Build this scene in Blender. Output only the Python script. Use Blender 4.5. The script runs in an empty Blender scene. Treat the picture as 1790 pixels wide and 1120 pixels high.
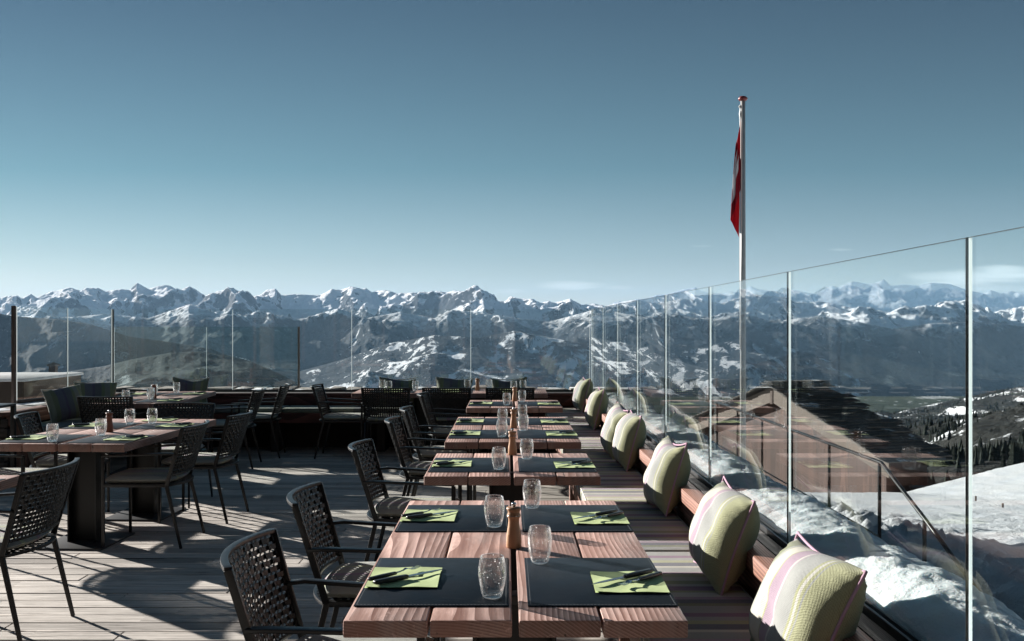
import bpy, bmesh, math, random
import numpy as np
from mathutils import Vector, Matrix, Quaternion
R = math.radians
sc = bpy.context.scene
COL = sc.collection
random.seed(7)
HAZE = 9e-6

# ------------------------------------------------------------ camera
CAMZ, F, HX, HY = 1.55, 1700.0, 887.0, 568.0
cam_d = bpy.data.cameras.new("camera"); cam = bpy.data.objects.new("camera", cam_d); COL.objects.link(cam)
cam.location = (0, 0, CAMZ); cam.rotation_euler = (R(90), 0, 0)
cam_d.sensor_width = 36; cam_d.lens = 36 * F / 1790
cam_d.shift_x = (895 - HX) / 1790; cam_d.shift_y = (HY - 560) / 1790
cam_d.clip_start = 0.05; cam_d.clip_end = 200000
sc.camera = cam

# ------------------------------------------------------------ light
SUN_EL, SUN_AZ = 14.5, -52.0        # azimuth measured from +Y towards +X
el, az = R(SUN_EL), R(SUN_AZ)
SDIR = Vector((math.sin(az) * math.cos(el), math.cos(az) * math.cos(el), math.sin(el)))
sun_d = bpy.data.lights.new("sun", 'SUN'); sun = bpy.data.objects.new("sun", sun_d); COL.objects.link(sun)
sun_d.energy = 5.0; sun_d.angle = R(0.5); sun_d.color = (1.0, 0.955, 0.90)
sun.rotation_euler = SDIR.to_track_quat('Z', 'Y').to_euler()

world = bpy.data.worlds.new("World"); sc.world = world; world.use_nodes = True
wn, wl = world.node_tree.nodes, world.node_tree.links
for n in list(wn): wn.remove(n)
def wnode(t, **k):
    n = wn.new(t)
    for a, b in k.items(): setattr(n, a, b)
    return n
sky = wnode('ShaderNodeTexSky', sky_type='NISHITA', sun_disc=False, sun_elevation=el, sun_rotation=az,
            altitude=2200, air_density=1.0, dust_density=0.6, ozone_density=1.0)
bgd = wnode('ShaderNodeBackground'); bgd.inputs[1].default_value = 0.0345
wo = wnode('ShaderNodeOutputWorld')
hs = wnode('ShaderNodeHueSaturation'); hs.inputs['Saturation'].default_value = 0.66; hs.inputs['Hue'].default_value = 0.485
wl.new(sky.outputs[0], hs.inputs['Color'])
# thin wisps of cloud low over the ranges, placed by direction
tc = wnode('ShaderNodeTexCoord'); sep = wnode('ShaderNodeSeparateXYZ'); wl.new(tc.outputs['Generated'], sep.inputs[0])
def wmath(op, a, b=None, c=None):
    m = wnode('ShaderNodeMath', operation=op)
    for i, v in enumerate((a, b, c)):
        if v is None: continue
        if isinstance(v, (int, float)): m.inputs[i].default_value = v
        else: wl.new(v, m.inputs[i])
    return m.outputs[0]
def wsmooth(v, lo, hi):
    m = wnode('ShaderNodeMapRange', interpolation_type='SMOOTHSTEP'); wl.new(v, m.inputs[0])
    m.inputs[1].default_value = lo; m.inputs[2].default_value = hi
    return m.outputs[0]
ta = wmath('DIVIDE', sep.outputs[0], wmath('MAXIMUM', sep.outputs[1], 0.05))
te = wmath('DIVIDE', sep.outputs[2], wmath('MAXIMUM', sep.outputs[1], 0.05))
cmb = wnode('ShaderNodeCombineXYZ'); wl.new(wmath('MULTIPLY', ta, 9.0), cmb.inputs[0]); wl.new(wmath('MULTIPLY', te, 90.0), cmb.inputs[1])
cn = wnode('ShaderNodeTexNoise'); wl.new(cmb.outputs[0], cn.inputs['Vector']); cn.inputs['Scale'].default_value = 1.0
cn.inputs['Detail'].default_value = 6; cn.inputs['Distortion'].default_value = 0.6
def blob(px, py, w, h, amp):
    dx = wmath('DIVIDE', wmath('SUBTRACT', ta, (px - HX) / F), w / F)
    dy = wmath('DIVIDE', wmath('SUBTRACT', te, (HY - py) / F), h / F)
    d = wmath('ADD', wmath('MULTIPLY', dx, dx), wmath('MULTIPLY', dy, dy))
    d = wmath('ADD', d, wmath('MULTIPLY', wmath('SUBTRACT', cn.outputs[0], 0.5), 3.4))
    return wmath('MULTIPLY', wsmooth(d, 1.3, -0.6), amp)
tot = None
for b in ((995, 499, 62, 8, .5), (890, 509, 32, 5, .35), (1085, 503, 34, 4, .35), (1690, 487, 135, 17, 1), (1770, 474, 75, 15, 1),
          (1470, 436, 24, 2.5, .25), (1720, 503, 120, 9, .5), (1230, 430, 22, 2, .15)):
    o = blob(*b); tot = o if tot is None else wmath('MAXIMUM', tot, o)
mx = wnode('ShaderNodeMix', data_type='RGBA'); wl.new(tot, mx.inputs[0]); wl.new(hs.outputs[0], mx.inputs[6])
mx.inputs[7].default_value = (13.0, 13.6, 13.6, 1)
# a cool grade of the upper sky
gr = wnode('ShaderNodeMix', data_type='RGBA', blend_type='MULTIPLY'); gr.inputs[0].default_value = 1
cr = wnode('ShaderNodeValToRGB'); wl.new(te, cr.inputs[0])
CR = cr.color_ramp; CR.elements[0].position = 0.0; CR.elements[0].color = (1.0, .92, .87, 1); CR.elements[1].position = 0.34; CR.elements[1].color = (.21, .33, .41, 1)
e_ = CR.elements.new(0.16); e_.color = (.34, .53, .56, 1); e_ = CR.elements.new(0.07); e_.color = (.67, .73, .72, 1)
wl.new(mx.outputs[2], gr.inputs[6]); wl.new(cr.outputs[0], gr.inputs[7])
wl.new(gr.outputs[2], bgd.inputs[0]); wl.new(bgd.outputs[0], wo.inputs[0])

sc.view_settings.view_transform = 'Standard'; sc.view_settings.look = 'None'; sc.view_settings.gamma = 1
sc.view_settings.exposure = 1.52
sc.render.engine = 'CYCLES'
cy = sc.cycles
cy.use_denoising = True
try: cy.denoiser = 'OPENIMAGEDENOISE'
except Exception: pass
cy.max_bounces = 12; cy.transparent_max_bounces = 48; cy.transmission_bounces = 12; cy.glossy_bounces = 6
cy.diffuse_bounces = 4; cy.volume_bounces = 1; cy.caustics_reflective = False; cy.caustics_refractive = False
cy.sample_clamp_indirect = 6

# ------------------------------------------------------------ mesh helpers
class MB:
    def __init__(s): s.v = []; s.f = []; s.m = []
    def add(s, vs, fs, mi=0):
        o = len(s.v); s.v += [tuple(p) for p in vs]; s.f += [tuple(i + o for i in f) for f in fs]; s.m += [mi] * len(fs)
    def box(s, x0, x1, y0, y1, z0, z1, mi=0):
        s.add([(x0,y0,z0),(x1,y0,z0),(x1,y1,z0),(x0,y1,z0),(x0,y0,z1),(x1,y0,z1),(x1,y1,z1),(x0,y1,z1)],
              [(0,3,2,1),(4,5,6,7),(0,1,5,4),(1,2,6,5),(2,3,7,6),(3,0,4,7)], mi)
    def bar(s, pts, w, h, side=(0,1,0), mi=0, taper=None):
        """rectangular section swept along pts; w along `side`, h across it"""
        P = [Vector(p) for p in pts]; sd = Vector(side).normalized(); o = len(s.v); n = len(P)
        for i, p in enumerate(P):
            t = ((P[min(i+1,n-1)] - P[i]).normalized() + (P[i] - P[max(i-1,0)]).normalized()).normalized()
            a = (sd - t * sd.dot(t)).normalized(); b = t.cross(a)
            k = 1 if taper is None else taper[i]
            for (u, v) in ((-1,-1),(1,-1),(1,1),(-1,1)): s.v.append(tuple(p + a * (u*w*k/2) + b * (v*h*k/2)))
        fs = []
        for i in range(n-1):
            for j in range(4):
                k = (j+1) % 4; fs.append((o+4*i+j, o+4*i+k, o+4*i+4+k, o+4*i+4+j))
        fs.append((o+3, o+2, o+1, o)); q = o+4*(n-1); fs.append((q, q+1, q+2, q+3))
        s.f += fs; s.m += [mi]*len(fs)
    def tube(s, pts, r, n=8, mi=0):
        P = [Vector(p) for p in pts]; o = len(s.v); N = len(P); rs = r if isinstance(r, (list, tuple)) else [r]*N
        a = None
        for i, p in enumerate(P):
            t = (P[min(i+1,N-1)] - P[max(i-1,0)]).normalized()
            if a is None: a = t.orthogonal().normalized()
            a = (a - t*a.dot(t)).normalized(); b = t.cross(a)
            for j in range(n):
                c = 2*math.pi*j/n; s.v.append(tuple(p + (a*math.cos(c) + b*math.sin(c))*rs[i]))
        fs = [(o+n*i+j, o+n*i+(j+1)%n, o+n*(i+1)+(j+1)%n, o+n*(i+1)+j) for i in range(N-1) for j in range(n)]
        fs.append(tuple(o+j for j in reversed(range(n)))); fs.append(tuple(o+n*(N-1)+j for j in range(n)))
        s.f += fs; s.m += [mi]*len(fs)
    def lathe(s, prof, n=24, c=(0,0,0), mi=0, close=False):
        o = len(s.v); N = len(prof)
        for (r, z) in prof:
            for j in range(n):
                t = 2*math.pi*j/n; s.v.append((c[0]+max(r,1e-5)*math.cos(t), c[1]+max(r,1e-5)*math.sin(t), c[2]+z))
        M = N if close else N-1
        fs = [(o+n*i+j, o+n*i+(j+1)%n, o+n*((i+1)%N)+(j+1)%n, o+n*((i+1)%N)+j) for i in range(M) for j in range(n)]
        if not close:
            fs.append(tuple(o+j for j in reversed(range(n)))); fs.append(tuple(o+n*(N-1)+j for j in range(n)))
        s.f += fs; s.m += [mi]*len(fs)
    def grid(s, fn, nu, nv, mi=0):
        o = len(s.v)
        for i in range(nu+1):
            for j in range(nv+1): s.v.append(tuple(fn(i/nu, j/nv)))
        fs = [(o+i*(nv+1)+j, o+(i+1)*(nv+1)+j, o+(i+1)*(nv+1)+j+1, o+i*(nv+1)+j+1) for i in range(nu) for j in range(nv)]
        s.f += fs; s.m += [mi]*len(fs)
    def mesh(s, name, mats, smooth=False, bevel=0, seg=2, fix=True):
        me = bpy.data.meshes.new(name); me.from_pydata(s.v, [], s.f)
        for m in (mats if isinstance(mats, (list, tuple)) else [mats]): me.materials.append(m)
        me.polygons.foreach_set('material_index', s.m)
        if bevel or fix:
            bm = bmesh.new(); bm.from_mesh(me)
            if bevel:
                bmesh.ops.remove_doubles(bm, verts=bm.verts, dist=1e-6)
                es = [e for e in bm.edges if len(e.link_faces) == 2 and e.calc_face_angle(0) > 0.5]
                bmesh.ops.bevel(bm, geom=es, offset=bevel, segments=seg, affect='EDGES', profile=0.6, clamp_overlap=True)
            bmesh.ops.recalc_face_normals(bm, faces=bm.faces)
            bm.to_mesh(me); bm.free()
        me.polygons.foreach_set('use_smooth', [bool(smooth or bevel)]*len(me.polygons))
        if bevel and not smooth:
            try: me.set_sharp_from_angle(angle=R(40))
            except Exception: pass
        me.update(); return me
def link(name, me, parent=None, loc=(0,0,0), rz=0):
    o = bpy.data.objects.new(name, me); COL.objects.link(o); o.location = loc
    if rz: o.rotation_euler = (0,0,rz)
    if parent: o.parent = parent
    return o
def tag(o, label=None, cat=None, group=None, kind=None):
    if label:
        assert 4 <= len(label.split()) <= 16, label
        o['label'] = label
    if cat: o['category'] = cat
    if group: o['group'] = group
    if kind: o['kind'] = kind
    return o
def thing(name, label, cat, loc=(0,0,0), rz=0, group=None):
    o = bpy.data.objects.new(name, None); COL.objects.link(o); o.location = loc; o.rotation_euler = (0,0,rz)
    o.empty_display_size = .1
    return tag(o, label, cat, group)
def copy_tree(o, parent=None):
    c = o.copy(); COL.objects.link(c); c.parent = parent
    for ch in o.children: copy_tree(ch, c)
    return c
USED = {}
def instance(kind, maker, label, loc, rz=0, group=None, rot=None):
    """first call builds the thing, later ones copy it with its parts"""
    if kind not in USED:
        o = maker(); USED[kind] = o
    else:
        o = copy_tree(USED[kind])
    o.location = loc; o.rotation_euler = rot if rot else (0,0,rz)
    assert 4 <= len(label.split()) <= 16, label
    o['label'] = label
    if group: o['group'] = group
    return o

# ------------------------------------------------------------ materials
class NT:
    def __init__(s, name):
        s.mat = bpy.data.materials.new(name); s.mat.use_nodes = True; s.t = s.mat.node_tree; s.n = s.t.nodes; s.l = s.t.links
        for n in list(s.n): s.n.remove(n)
        s.out = s.n.new('ShaderNodeOutputMaterial'); s.b = s.n.new('ShaderNodeBsdfPrincipled'); s.b.name = 'Principled BSDF'; s.l.new(s.b.outputs[0], s.out.inputs[0])
    def new(s, t, **k):
        n = s.n.new(t)
        for a, b in k.items(): setattr(n, a, b)
        return n
    def put(s, sock, v):
        if v is None: return
        if hasattr(v, 'links') or hasattr(v, 'is_linked'): s.l.new(v, sock)
        elif isinstance(v, (tuple, list)) and len(v) == 3 and sock.type == 'RGBA': sock.default_value = (*v, 1)
        else: sock.default_value = v
    def math(s, op, a, b=None, c=None, clamp=False):
        m = s.new('ShaderNodeMath', operation=op, use_clamp=clamp)
        for i, v in enumerate((a, b, c)): s.put(m.inputs[i], v)
        return m.outputs[0]
    def coord(s, which='Object'): return s.new('ShaderNodeTexCoord').outputs[which]
    def pos(s): return s.new('ShaderNodeNewGeometry').outputs['Position']
    def sep(s, v):
        n = s.new('ShaderNodeSeparateXYZ'); s.l.new(v, n.inputs[0]); return n.outputs
    def comb(s, x=0, y=0, z=0):
        n = s.new('ShaderNodeCombineXYZ')
        for i, v in enumerate((x, y, z)): s.put(n.inputs[i], v)
        return n.outputs[0]
    def map(s, v, scale=(1,1,1), loc=(0,0,0), rot=(0,0,0)):
        n = s.new('ShaderNodeMapping'); s.l.new(v, n.inputs[0]); n.inputs['Scale'].default_value = scale
        n.inputs['Location'].default_value = loc; n.inputs['Rotation'].default_value = rot; return n.outputs[0]
    def noise(s, v, scale=5, detail=4, rough=.5, dist=0, color=False):
        n = s.new('ShaderNodeTexNoise'); s.l.new(v, n.inputs['Vector']); n.inputs['Scale'].default_value = scale
        n.inputs['Detail'].default_value = detail; n.inputs['Roughness'].default_value = rough; n.inputs['Distortion'].default_value = dist
        return n.outputs[1 if color else 0]
    def wn(s, v):
        n = s.new('ShaderNodeTexWhiteNoise', noise_dimensions='1D'); s.l.new(v, n.inputs['W']); return n.outputs[0]
    def ramp(s, v, stops, interp='LINEAR'):
        n = s.new('ShaderNodeValToRGB'); s.put(n.inputs[0], v); e = n.color_ramp.elements; n.color_ramp.interpolation = interp
        while len(e) < len(stops): e.new(0.5)
        for i, (p, c) in enumerate(stops):
            e[i].position = p; e[i].color = (*c, 1) if isinstance(c, (tuple, list)) else (c, c, c, 1)
        return n.outputs[0]
    def ss(s, v, lo, hi, a=0, b=1):
        n = s.new('ShaderNodeMapRange', interpolation_type='SMOOTHSTEP'); s.put(n.inputs[0], v)
        n.inputs[1].default_value = lo; n.inputs[2].default_value = hi; n.inputs[3].default_value = a; n.inputs[4].default_value = b
        return n.outputs[0]
    def mix(s, f, a, b, blend='MIX'):
        n = s.new('ShaderNodeMix', data_type='RGBA', blend_type=blend)
        s.put(n.inputs[0], f); s.put(n.inputs[6], a); s.put(n.inputs[7], b); return n.outputs[2]
    def schlick(s, f0=.04, p=5.0):
        g = s.new('ShaderNodeNewGeometry'); d = s.new('ShaderNodeVectorMath', operation='DOT_PRODUCT')
        s.l.new(g.outputs['Incoming'], d.inputs[0]); s.l.new(g.outputs['Normal'], d.inputs[1])
        c = s.math('SUBTRACT', 1.0, s.math('ABSOLUTE', d.outputs['Value']), clamp=True)
        return s.math('ADD', f0, s.math('MULTIPLY', s.math('POWER', c, p), 1-f0))
    def bump(s, h, strength=.3, dist=.01, normal=None):
        n = s.new('ShaderNodeBump'); s.l.new(h, n.inputs['Height']); n.inputs['Strength'].default_value = strength
        n.inputs['Distance'].default_value = dist
        if normal is not None: s.l.new(normal, n.inputs['Normal'])
        return n.outputs[0]
    def set(s, **k):
        names = {'color':'Base Color','rough':'Roughness','metal':'Metallic','spec':'Specular IOR Level','normal':'Normal','trans':'Transmission Weight','ior':'IOR','sheen':'Sheen Weight','sss':'Subsurface Weight'}
        for a, v in k.items(): s.put(s.b.inputs[names[a]], v)
        return s.mat
def wood(name, dark, light, axis='Y', pitch=0, off=0, ring=34, weather=0, rough=.6, crack=True, bumps=.35, lines=90, soft=1.0, shift=0.0):
    """solid timber: rings about an axis, so tops show straight grain and ends show arcs"""
    m = NT(name); o = m.coord('Object'); x, y, z = m.sep(o)
    oi = m.new('ShaderNodeObjectInfo').outputs['Random']
    if axis == 'X': x, y = y, x
    if axis == 'Z': y, z = z, y
    if pitch:
        idx = m.math('FLOOR', m.math('DIVIDE', m.math('ADD', x, off), pitch))
        cx = m.math('SUBTRACT', m.math('ADD', x, off), m.math('MULTIPLY', m.math('ADD', idx, .5), pitch))
    else:
        idx = m.math('FLOOR', m.math('MULTIPLY', x, 4.0)); cx = x
    rnd = m.wn(m.math('ADD', idx, m.math('MULTIPLY', oi, 57.3)))
    rn2 = m.wn(m.math('ADD', idx, m.math('MULTIPLY', oi, 91.7)))
    px = m.math('ADD', cx, m.math('ADD', m.math('MULTIPLY', m.math('SUBTRACT', rnd, .5), .5), shift))
    pz = m.math('ADD', z, m.math('ADD', m.math('MULTIPLY', rn2, .10), .02))
    yy = m.math('ADD', y, m.math('MULTIPLY', rnd, 9.0))
    low = m.noise(m.comb(m.math('MULTIPLY', px, 4), m.math('MULTIPLY', yy, 1.3), pz), 1.0, 1)
    d = m.math('SQRT', m.math('ADD', m.math('MULTIPLY', px, px), m.math('MULTIPLY', pz, pz)))
    d = m.math('ADD', d, m.math('MULTIPLY', low, .028))
    w = m.math('FRACT', m.math('MULTIPLY', d, ring * 4))
    w = m.math('POWER', w, 1.6)
    fine = m.noise(m.comb(m.math('MULTIPLY', px, lines), m.math('MULTIPLY', yy, 2.5), m.math('MULTIPLY', pz, lines)), 1.0, 3, .6)
    g = m.math('ADD', m.math('MULTIPLY', w, .50*soft), m.math('MULTIPLY', fine, .5))
    col = m.ramp(g, [(.2, dark), (.5, tuple(dark[i]*.45+light[i]*.55 for i in range(3))), (.8, light)])
    nrm = m.sep(m.coord('Normal')); endg = m.math('ABSOLUTE', nrm[{'X': 0, 'Y': 1, 'Z': 2}[axis]])
    col = m.mix(m.ss(endg, .7, .95, 0, .62), col, tuple(q*.45 for q in dark))      # end grain is mixed darker
    scf = m.noise(m.comb(m.math('MULTIPLY', x, 26), m.math('MULTIPLY', yy, 14), m.math('MULTIPLY', z, 26)), 1.0, 6, .7)
    col = m.mix(m.ss(scf, .60, .70, 0, .5 if weather else 0), col, tuple(min(.8, q*1.15) for q in light))
    tone = m.math('ADD', m.math('MULTIPLY', rn2, .50), .70)
    col = m.mix(1.0, col, m.comb(tone, tone, tone), 'MULTIPLY')
    if weather:
        wt = m.noise(m.comb(m.math('MULTIPLY', px, 9), m.math('MULTIPLY', yy, 1.7), pz), 1.0, 6, .65); col = m.mix(m.ss(wt, .42, .60, .0, .6), col, tuple(q*1.25 for q in dark))
        st = m.noise(m.comb(m.math('MULTIPLY', x, 6), m.math('MULTIPLY', yy, 2), z), 2, 5, .6)
        col = m.mix(m.ss(st, .45, .75, 0, weather), col, (.42, .36, .33))
    h = g
    if crack:
        ck = m.noise(m.comb(m.math('MULTIPLY', px, 60), m.math('MULTIPLY', yy, 1.1), m.math('MULTIPLY', pz, 40)), 1.0, 2, .5)
        c1 = m.ss(ck, .70, .74, 0, 1)
        col = m.mix(m.math('MULTIPLY', c1, .8), col, (.03, .018, .014)); h = m.math('SUBTRACT', g, m.math('MULTIPLY', c1, 1.5))
    m.set(color=col, rough=m.ss(fine, .2, .8, rough - .12, rough + .12), normal=m.bump(h, bumps, .004), spec=.35)
    return m.mat
M = {}
M['table'] = wood('larch_tabletop', (.22, .11, .082), (.70, .468, .40), pitch=.2365, off=.473, weather=.3, rough=.55, ring=30, soft=1.25, shift=.33)
M['bench'] = wood('larch_bench', (.10, .042, .03), (.36, .18, .125), ring=28, rough=.6)
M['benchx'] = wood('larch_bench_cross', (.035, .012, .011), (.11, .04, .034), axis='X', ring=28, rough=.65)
M['hut'] = wood('hut_timber', (.035, .019, .015), (.11, .058, .042), axis='Z', pitch=.14, ring=20, rough=.7)
M['fascia'] = wood('pale_fascia', (.09, .072, .058), (.22, .18, .15), axis='X', ring=20, rough=.75)
M['post'] = wood('weathered_post', (.05, .035, .028), (.17, .13, .11), axis='Z', rough=.8)
M['greybeam'] = wood('grey_beam', (.05, .047, .043), (.17, .16, .15), ring=40, rough=.75)
M['crate'] = wood('old_box_wood', (.05, .032, .022), (.16, .115, .08), axis='Y', ring=20, rough=.75)
def deck_mat():
    m = NT('weathered_deck'); p = m.coord('Object'); x, y, z = m.sep(p)
    idx = m.math('FLOOR', m.math('DIVIDE', m.math('ADD', y, 5.0), .14))
    r1 = m.wn(idx); lid = m.math('FLOOR', m.math('DIVIDE', m.math('ADD', x, m.math('MULTIPLY', r1, 3.0)), 3.0))
    r2 = m.wn(m.math('ADD', idx, m.math('MULTIPLY', lid, 17.3)))
    xs = m.math('ADD', x, m.math('MULTIPLY', r2, 50))
    g = m.noise(m.comb(m.math('MULTIPLY', xs, 1.8), m.math('MULTIPLY', y, 95), 0), 1, 4, .6, .3)
    g2 = m.noise(m.comb(m.math('MULTIPLY', xs, 3.5), m.math('MULTIPLY', y, 30), 0), 1, 5, .65, .6)
    bl = m.noise(p, 1.3, 4)
    ridg = m.math('ABSOLUTE', m.math('SUBTRACT', m.math('FRACT', m.math('MULTIPLY', y, 1/.0117)), .5))
    col = m.ramp(m.math('ADD', m.math('MULTIPLY', g, .6), m.math('MULTIPLY', g2, .45)), [(.34, (.10, .083, .072)), (.46, (.44, .405, .37)), (.66, (.71, .66, .615))])
    t = m.math('ADD', m.math('MULTIPLY', r2, .55), .68)
    col = m.mix(1, col, m.comb(t, m.math('MULTIPLY', t, .985), m.math('MULTIPLY', t, .96)), 'MULTIPLY')
    col = m.mix(m.ss(bl, .5, .75, 0, .35), col, (.15, .13, .12))
    ck = m.noise(m.comb(m.math('MULTIPLY', xs, 1.0), m.math('MULTIPLY', y, 70), 3), 1, 2, .5)
    c1 = m.ss(ck, .69, .73)
    col = m.mix(m.math('MULTIPLY', c1, .9), col, (.02, .018, .016))
    # rare scratches, knots
    kn = m.new('ShaderNodeTexVoronoi'); m.l.new(m.comb(m.math('MULTIPLY', xs, 1.1), m.math('MULTIPLY', y, 7), 0), kn.inputs['Vector']); kn.inputs['Scale'].default_value = 1
    col = m.mix(m.ss(kn.outputs['Distance'], .075, .03, 0, .8), col, (.05, .038, .03))
    h = m.math('SUBTRACT', m.math('ADD', m.math('MULTIPLY', g, .8), m.math('MULTIPLY', ridg, .5)), m.math('MULTIPLY', c1, 1.5))
    m.set(color=col, rough=.78, normal=m.bump(h, .9, .008), spec=.2); return m.mat
M['deck'] = deck_mat()
def simple(name, col, rough=.5, metal=0, spec=.5, noise=0, nscale=20, bump=0):
    m = NT(name)
    if noise:
        n = m.noise(m.coord('Object'), nscale, 5)
        c = m.mix(n, tuple(c*(1-noise) for c in col), tuple(min(1, c*(1+noise)) for c in col))
        m.set(color=c, normal=m.bump(n, bump, .003) if bump else None)
    else: m.set(color=col)
    m.set(rough=rough, metal=metal, spec=spec); return m.mat
M['black'] = simple('powder_coated_black', (.005, .0055, .0065), .36, 0, .4, .25, 60, .05)
M['weave'] = simple('black_woven_strap', (.007, .0075, .008), .38, 0, .45, .3, 45, .1)
M['ped'] = simple('black_steel', (.006, .007, .0075), .42, 0, .35, .3, 15, .08)
M['plate'] = simple('steel_floor_plate', (.03, .031, .033), .45, 0, .5, .4, 9, .1)
M['steel'] = simple('polished_steel', (.62, .63, .65), .16, 1)
M['blade'] = simple('knife_steel', (.42, .43, .46), .28, 1)
M['handle'] = simple('black_handle', (.01, .01, .012), .35)
M['seal'] = simple('black_rail', (.02, .021, .022), .35, .3, .5)
M['dark'] = simple('dark_void', (.012, .011, .011), .9, 0, .1)
M['plinth'] = simple('dark_plinth', (.05, .045, .042), .9, 0, .2, .4, 4)  # dark mottled colour for wall cores and rear bench legs
M['pole'] = simple('flagpole_paint', (.42, .42, .41), .45, .1, .5, .2, 6)
M['knobred'] = simple('red_cap', (.18, .02, .02), .4)
M['red'] = simple('flag_red', (.35, .014, .028), .8, 0, .2)
M['white'] = simple('flag_white', (.78, .77, .78), .8, 0, .2)
for k_ in ('red', 'white'):       # thin cloth lets the sun through
    t_ = M[k_].node_tree; b_ = t_.nodes['Principled BSDF']; tl = t_.nodes.new('ShaderNodeBsdfTranslucent'); tl.inputs[0].default_value = b_.inputs['Base Color'].default_value
    mx_ = t_.nodes.new('ShaderNodeMixShader'); mx_.inputs[0].default_value = .45; t_.links.new(b_.outputs[0], mx_.inputs[1]); t_.links.new(tl.outputs[0], mx_.inputs[2])
    t_.links.new(mx_.outputs[0], [n_ for n_ in t_.nodes if n_.type == 'OUTPUT_MATERIAL'][0].inputs[0])
M['beech'] = wood('beech_mill', (.30, .155, .08), (.50, .29, .16), axis='Z', ring=60, crack=False, bumps=.05, rough=.42)
M['redmill'] = wood('reddish_mill', (.16, .06, .035), (.30, .13, .08), axis='Z', ring=60, crack=False, bumps=.05, rough=.42)
def stone_mat(name, a, b, sc_=5, snow=0):
    m = NT(name); p = m.coord('Object'); n = m.noise(p, sc_, 8, .6); n2 = m.noise(m.map(p, (1,1,4)), sc_*3, 5, .6)
    col = m.mix(m.ss(n, .3, .7), a, b); col = m.mix(m.ss(n2, .35, .7, 0, .5), col, tuple(c*.5 for c in a))
    if snow:
        nz = m.sep(m.new('ShaderNodeNewGeometry').outputs['Normal'])[2]
        f = m.math('MULTIPLY', m.ss(nz, .5, .9), m.ss(m.noise(p, 1.7, 5, .65), snow, snow+.06)); col = m.mix(f, col, (.78, .80, .83))
    m.set(color=col, rough=.85, normal=m.bump(n2, .5, .02), spec=.25); return m.mat
M['slab'] = stone_mat('roof_slab', (.05, .047, .044), (.16, .15, .14), 2, .60)
M['stone'] = stone_mat('coping_stone', (.14, .125, .11), (.34, .31, .28), 5, .52)
M['wallstone'] = stone_mat('stone_wall', (.05, .045, .04), (.15, .13, .115), 4)
M['concrete'] = stone_mat('pale_concrete', (.42, .42, .42), (.56, .57, .57), 2)
def fabric(name, stripes, L, axis=0, rough=.95, weave=420, off=0.0):
    """striped textile: stripes run across one object axis, repeating each L metres"""
    m = NT(name); o = m.coord('Object'); c = m.sep(o)[axis]
    ws = m.noise(m.map(o, (3,3,3)), 1.0, 2)
    t = m.math('FRACT', m.math('ADD', m.math('DIVIDE', m.math('ADD', c, m.math('MULTIPLY', ws, .006)), L), off + .5 + 2))
    st = []; p = 0
    for (w, col) in stripes: st.append((p, col)); p += w
    col = m.ramp(t, st, 'CONSTANT')
    x, y, z = m.sep(o)
    wv = m.math('MULTIPLY', m.math('SINE', m.math('MULTIPLY', x, weave*2)), m.math('SINE', m.math('MULTIPLY', m.math('ADD', y, z), weave*2)))
    fz = m.noise(o, 160, 3, .7)
    k = m.math('ADD', m.math('ADD', m.math('MULTIPLY', wv, .10), .82), m.math('MULTIPLY', fz, .3))
    col = m.mix(1, col, m.comb(k, k, k), 'MULTIPLY')
    big = m.noise(o, 7, 3)
    m.set(color=col, rough=rough, spec=.1, sheen=.15, normal=m.bump(m.math('ADD', m.math('MULTIPLY', wv, .3), m.math('ADD', fz, m.math('MULTIPLY', big, 4.0))), .5, .004)); return m.mat
cream, grey, lime, mauve, dgrey, olive, pale = (.49,.465,.40), (.29,.295,.28), (.325,.33,.20), (.33,.25,.30), (.12,.125,.15), (.20,.215,.14), (.46,.45,.41)
M['pillow'] = fabric('striped_pillow', [(.09, olive), (.04, grey), (.012, lime), (.15, cream), (.012, lime), (.10, mauve), (.02, pale), (.008, mauve), (.17, grey), (.02, lime), (.02, pale), (.02, lime), (.012, grey), (.17, lime), (.02, olive), (.04, pale), (.03, grey), (.05, olive)], .52, off=-.13)
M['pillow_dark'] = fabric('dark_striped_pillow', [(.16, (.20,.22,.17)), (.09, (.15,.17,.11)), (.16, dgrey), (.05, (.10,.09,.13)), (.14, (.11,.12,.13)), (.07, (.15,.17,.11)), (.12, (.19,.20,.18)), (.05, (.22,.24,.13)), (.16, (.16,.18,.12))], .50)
M['benchcloth'] = fabric('striped_bench_cloth', [(.07, cream), (.05, (.42,.42,.27)), (.04, (.36,.27,.32)), (.08, grey), (.03, cream), (.07, dgrey), (.05, lime), (.05, grey), (.05, (.22,.14,.20)), (.10, grey), (.04, olive), (.06, dgrey), (.04, mauve), (.07, pale), (.03, lime), (.07, (.24,.16,.22)), (.04, pale), (.06, lime)], .86, axis=1)
M['seatpad'] = fabric('seat_pad_cloth', [(.18, (.36,.37,.32)), (.06, (.42,.44,.30)), (.2, (.30,.31,.29)), (.07, (.33,.25,.30)), (.2, (.36,.37,.32)), (.05, (.45,.47,.30)), (.24, (.32,.33,.30))], .5, axis=1)
M['padgrey'] = fabric('grey_bench_cloth', [(.3, (.22,.25,.22)), (.2, (.28,.31,.25)), (.2, (.17,.19,.19)), (.3, (.25,.28,.22))], 1.3, axis=0)
M['pipe'] = simple('pink_piping', (.42, .27, .34), .9, 0, .1)
M['pipedark'] = simple('pale_piping', (.40, .40, .36), .9, 0, .1)
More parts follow.
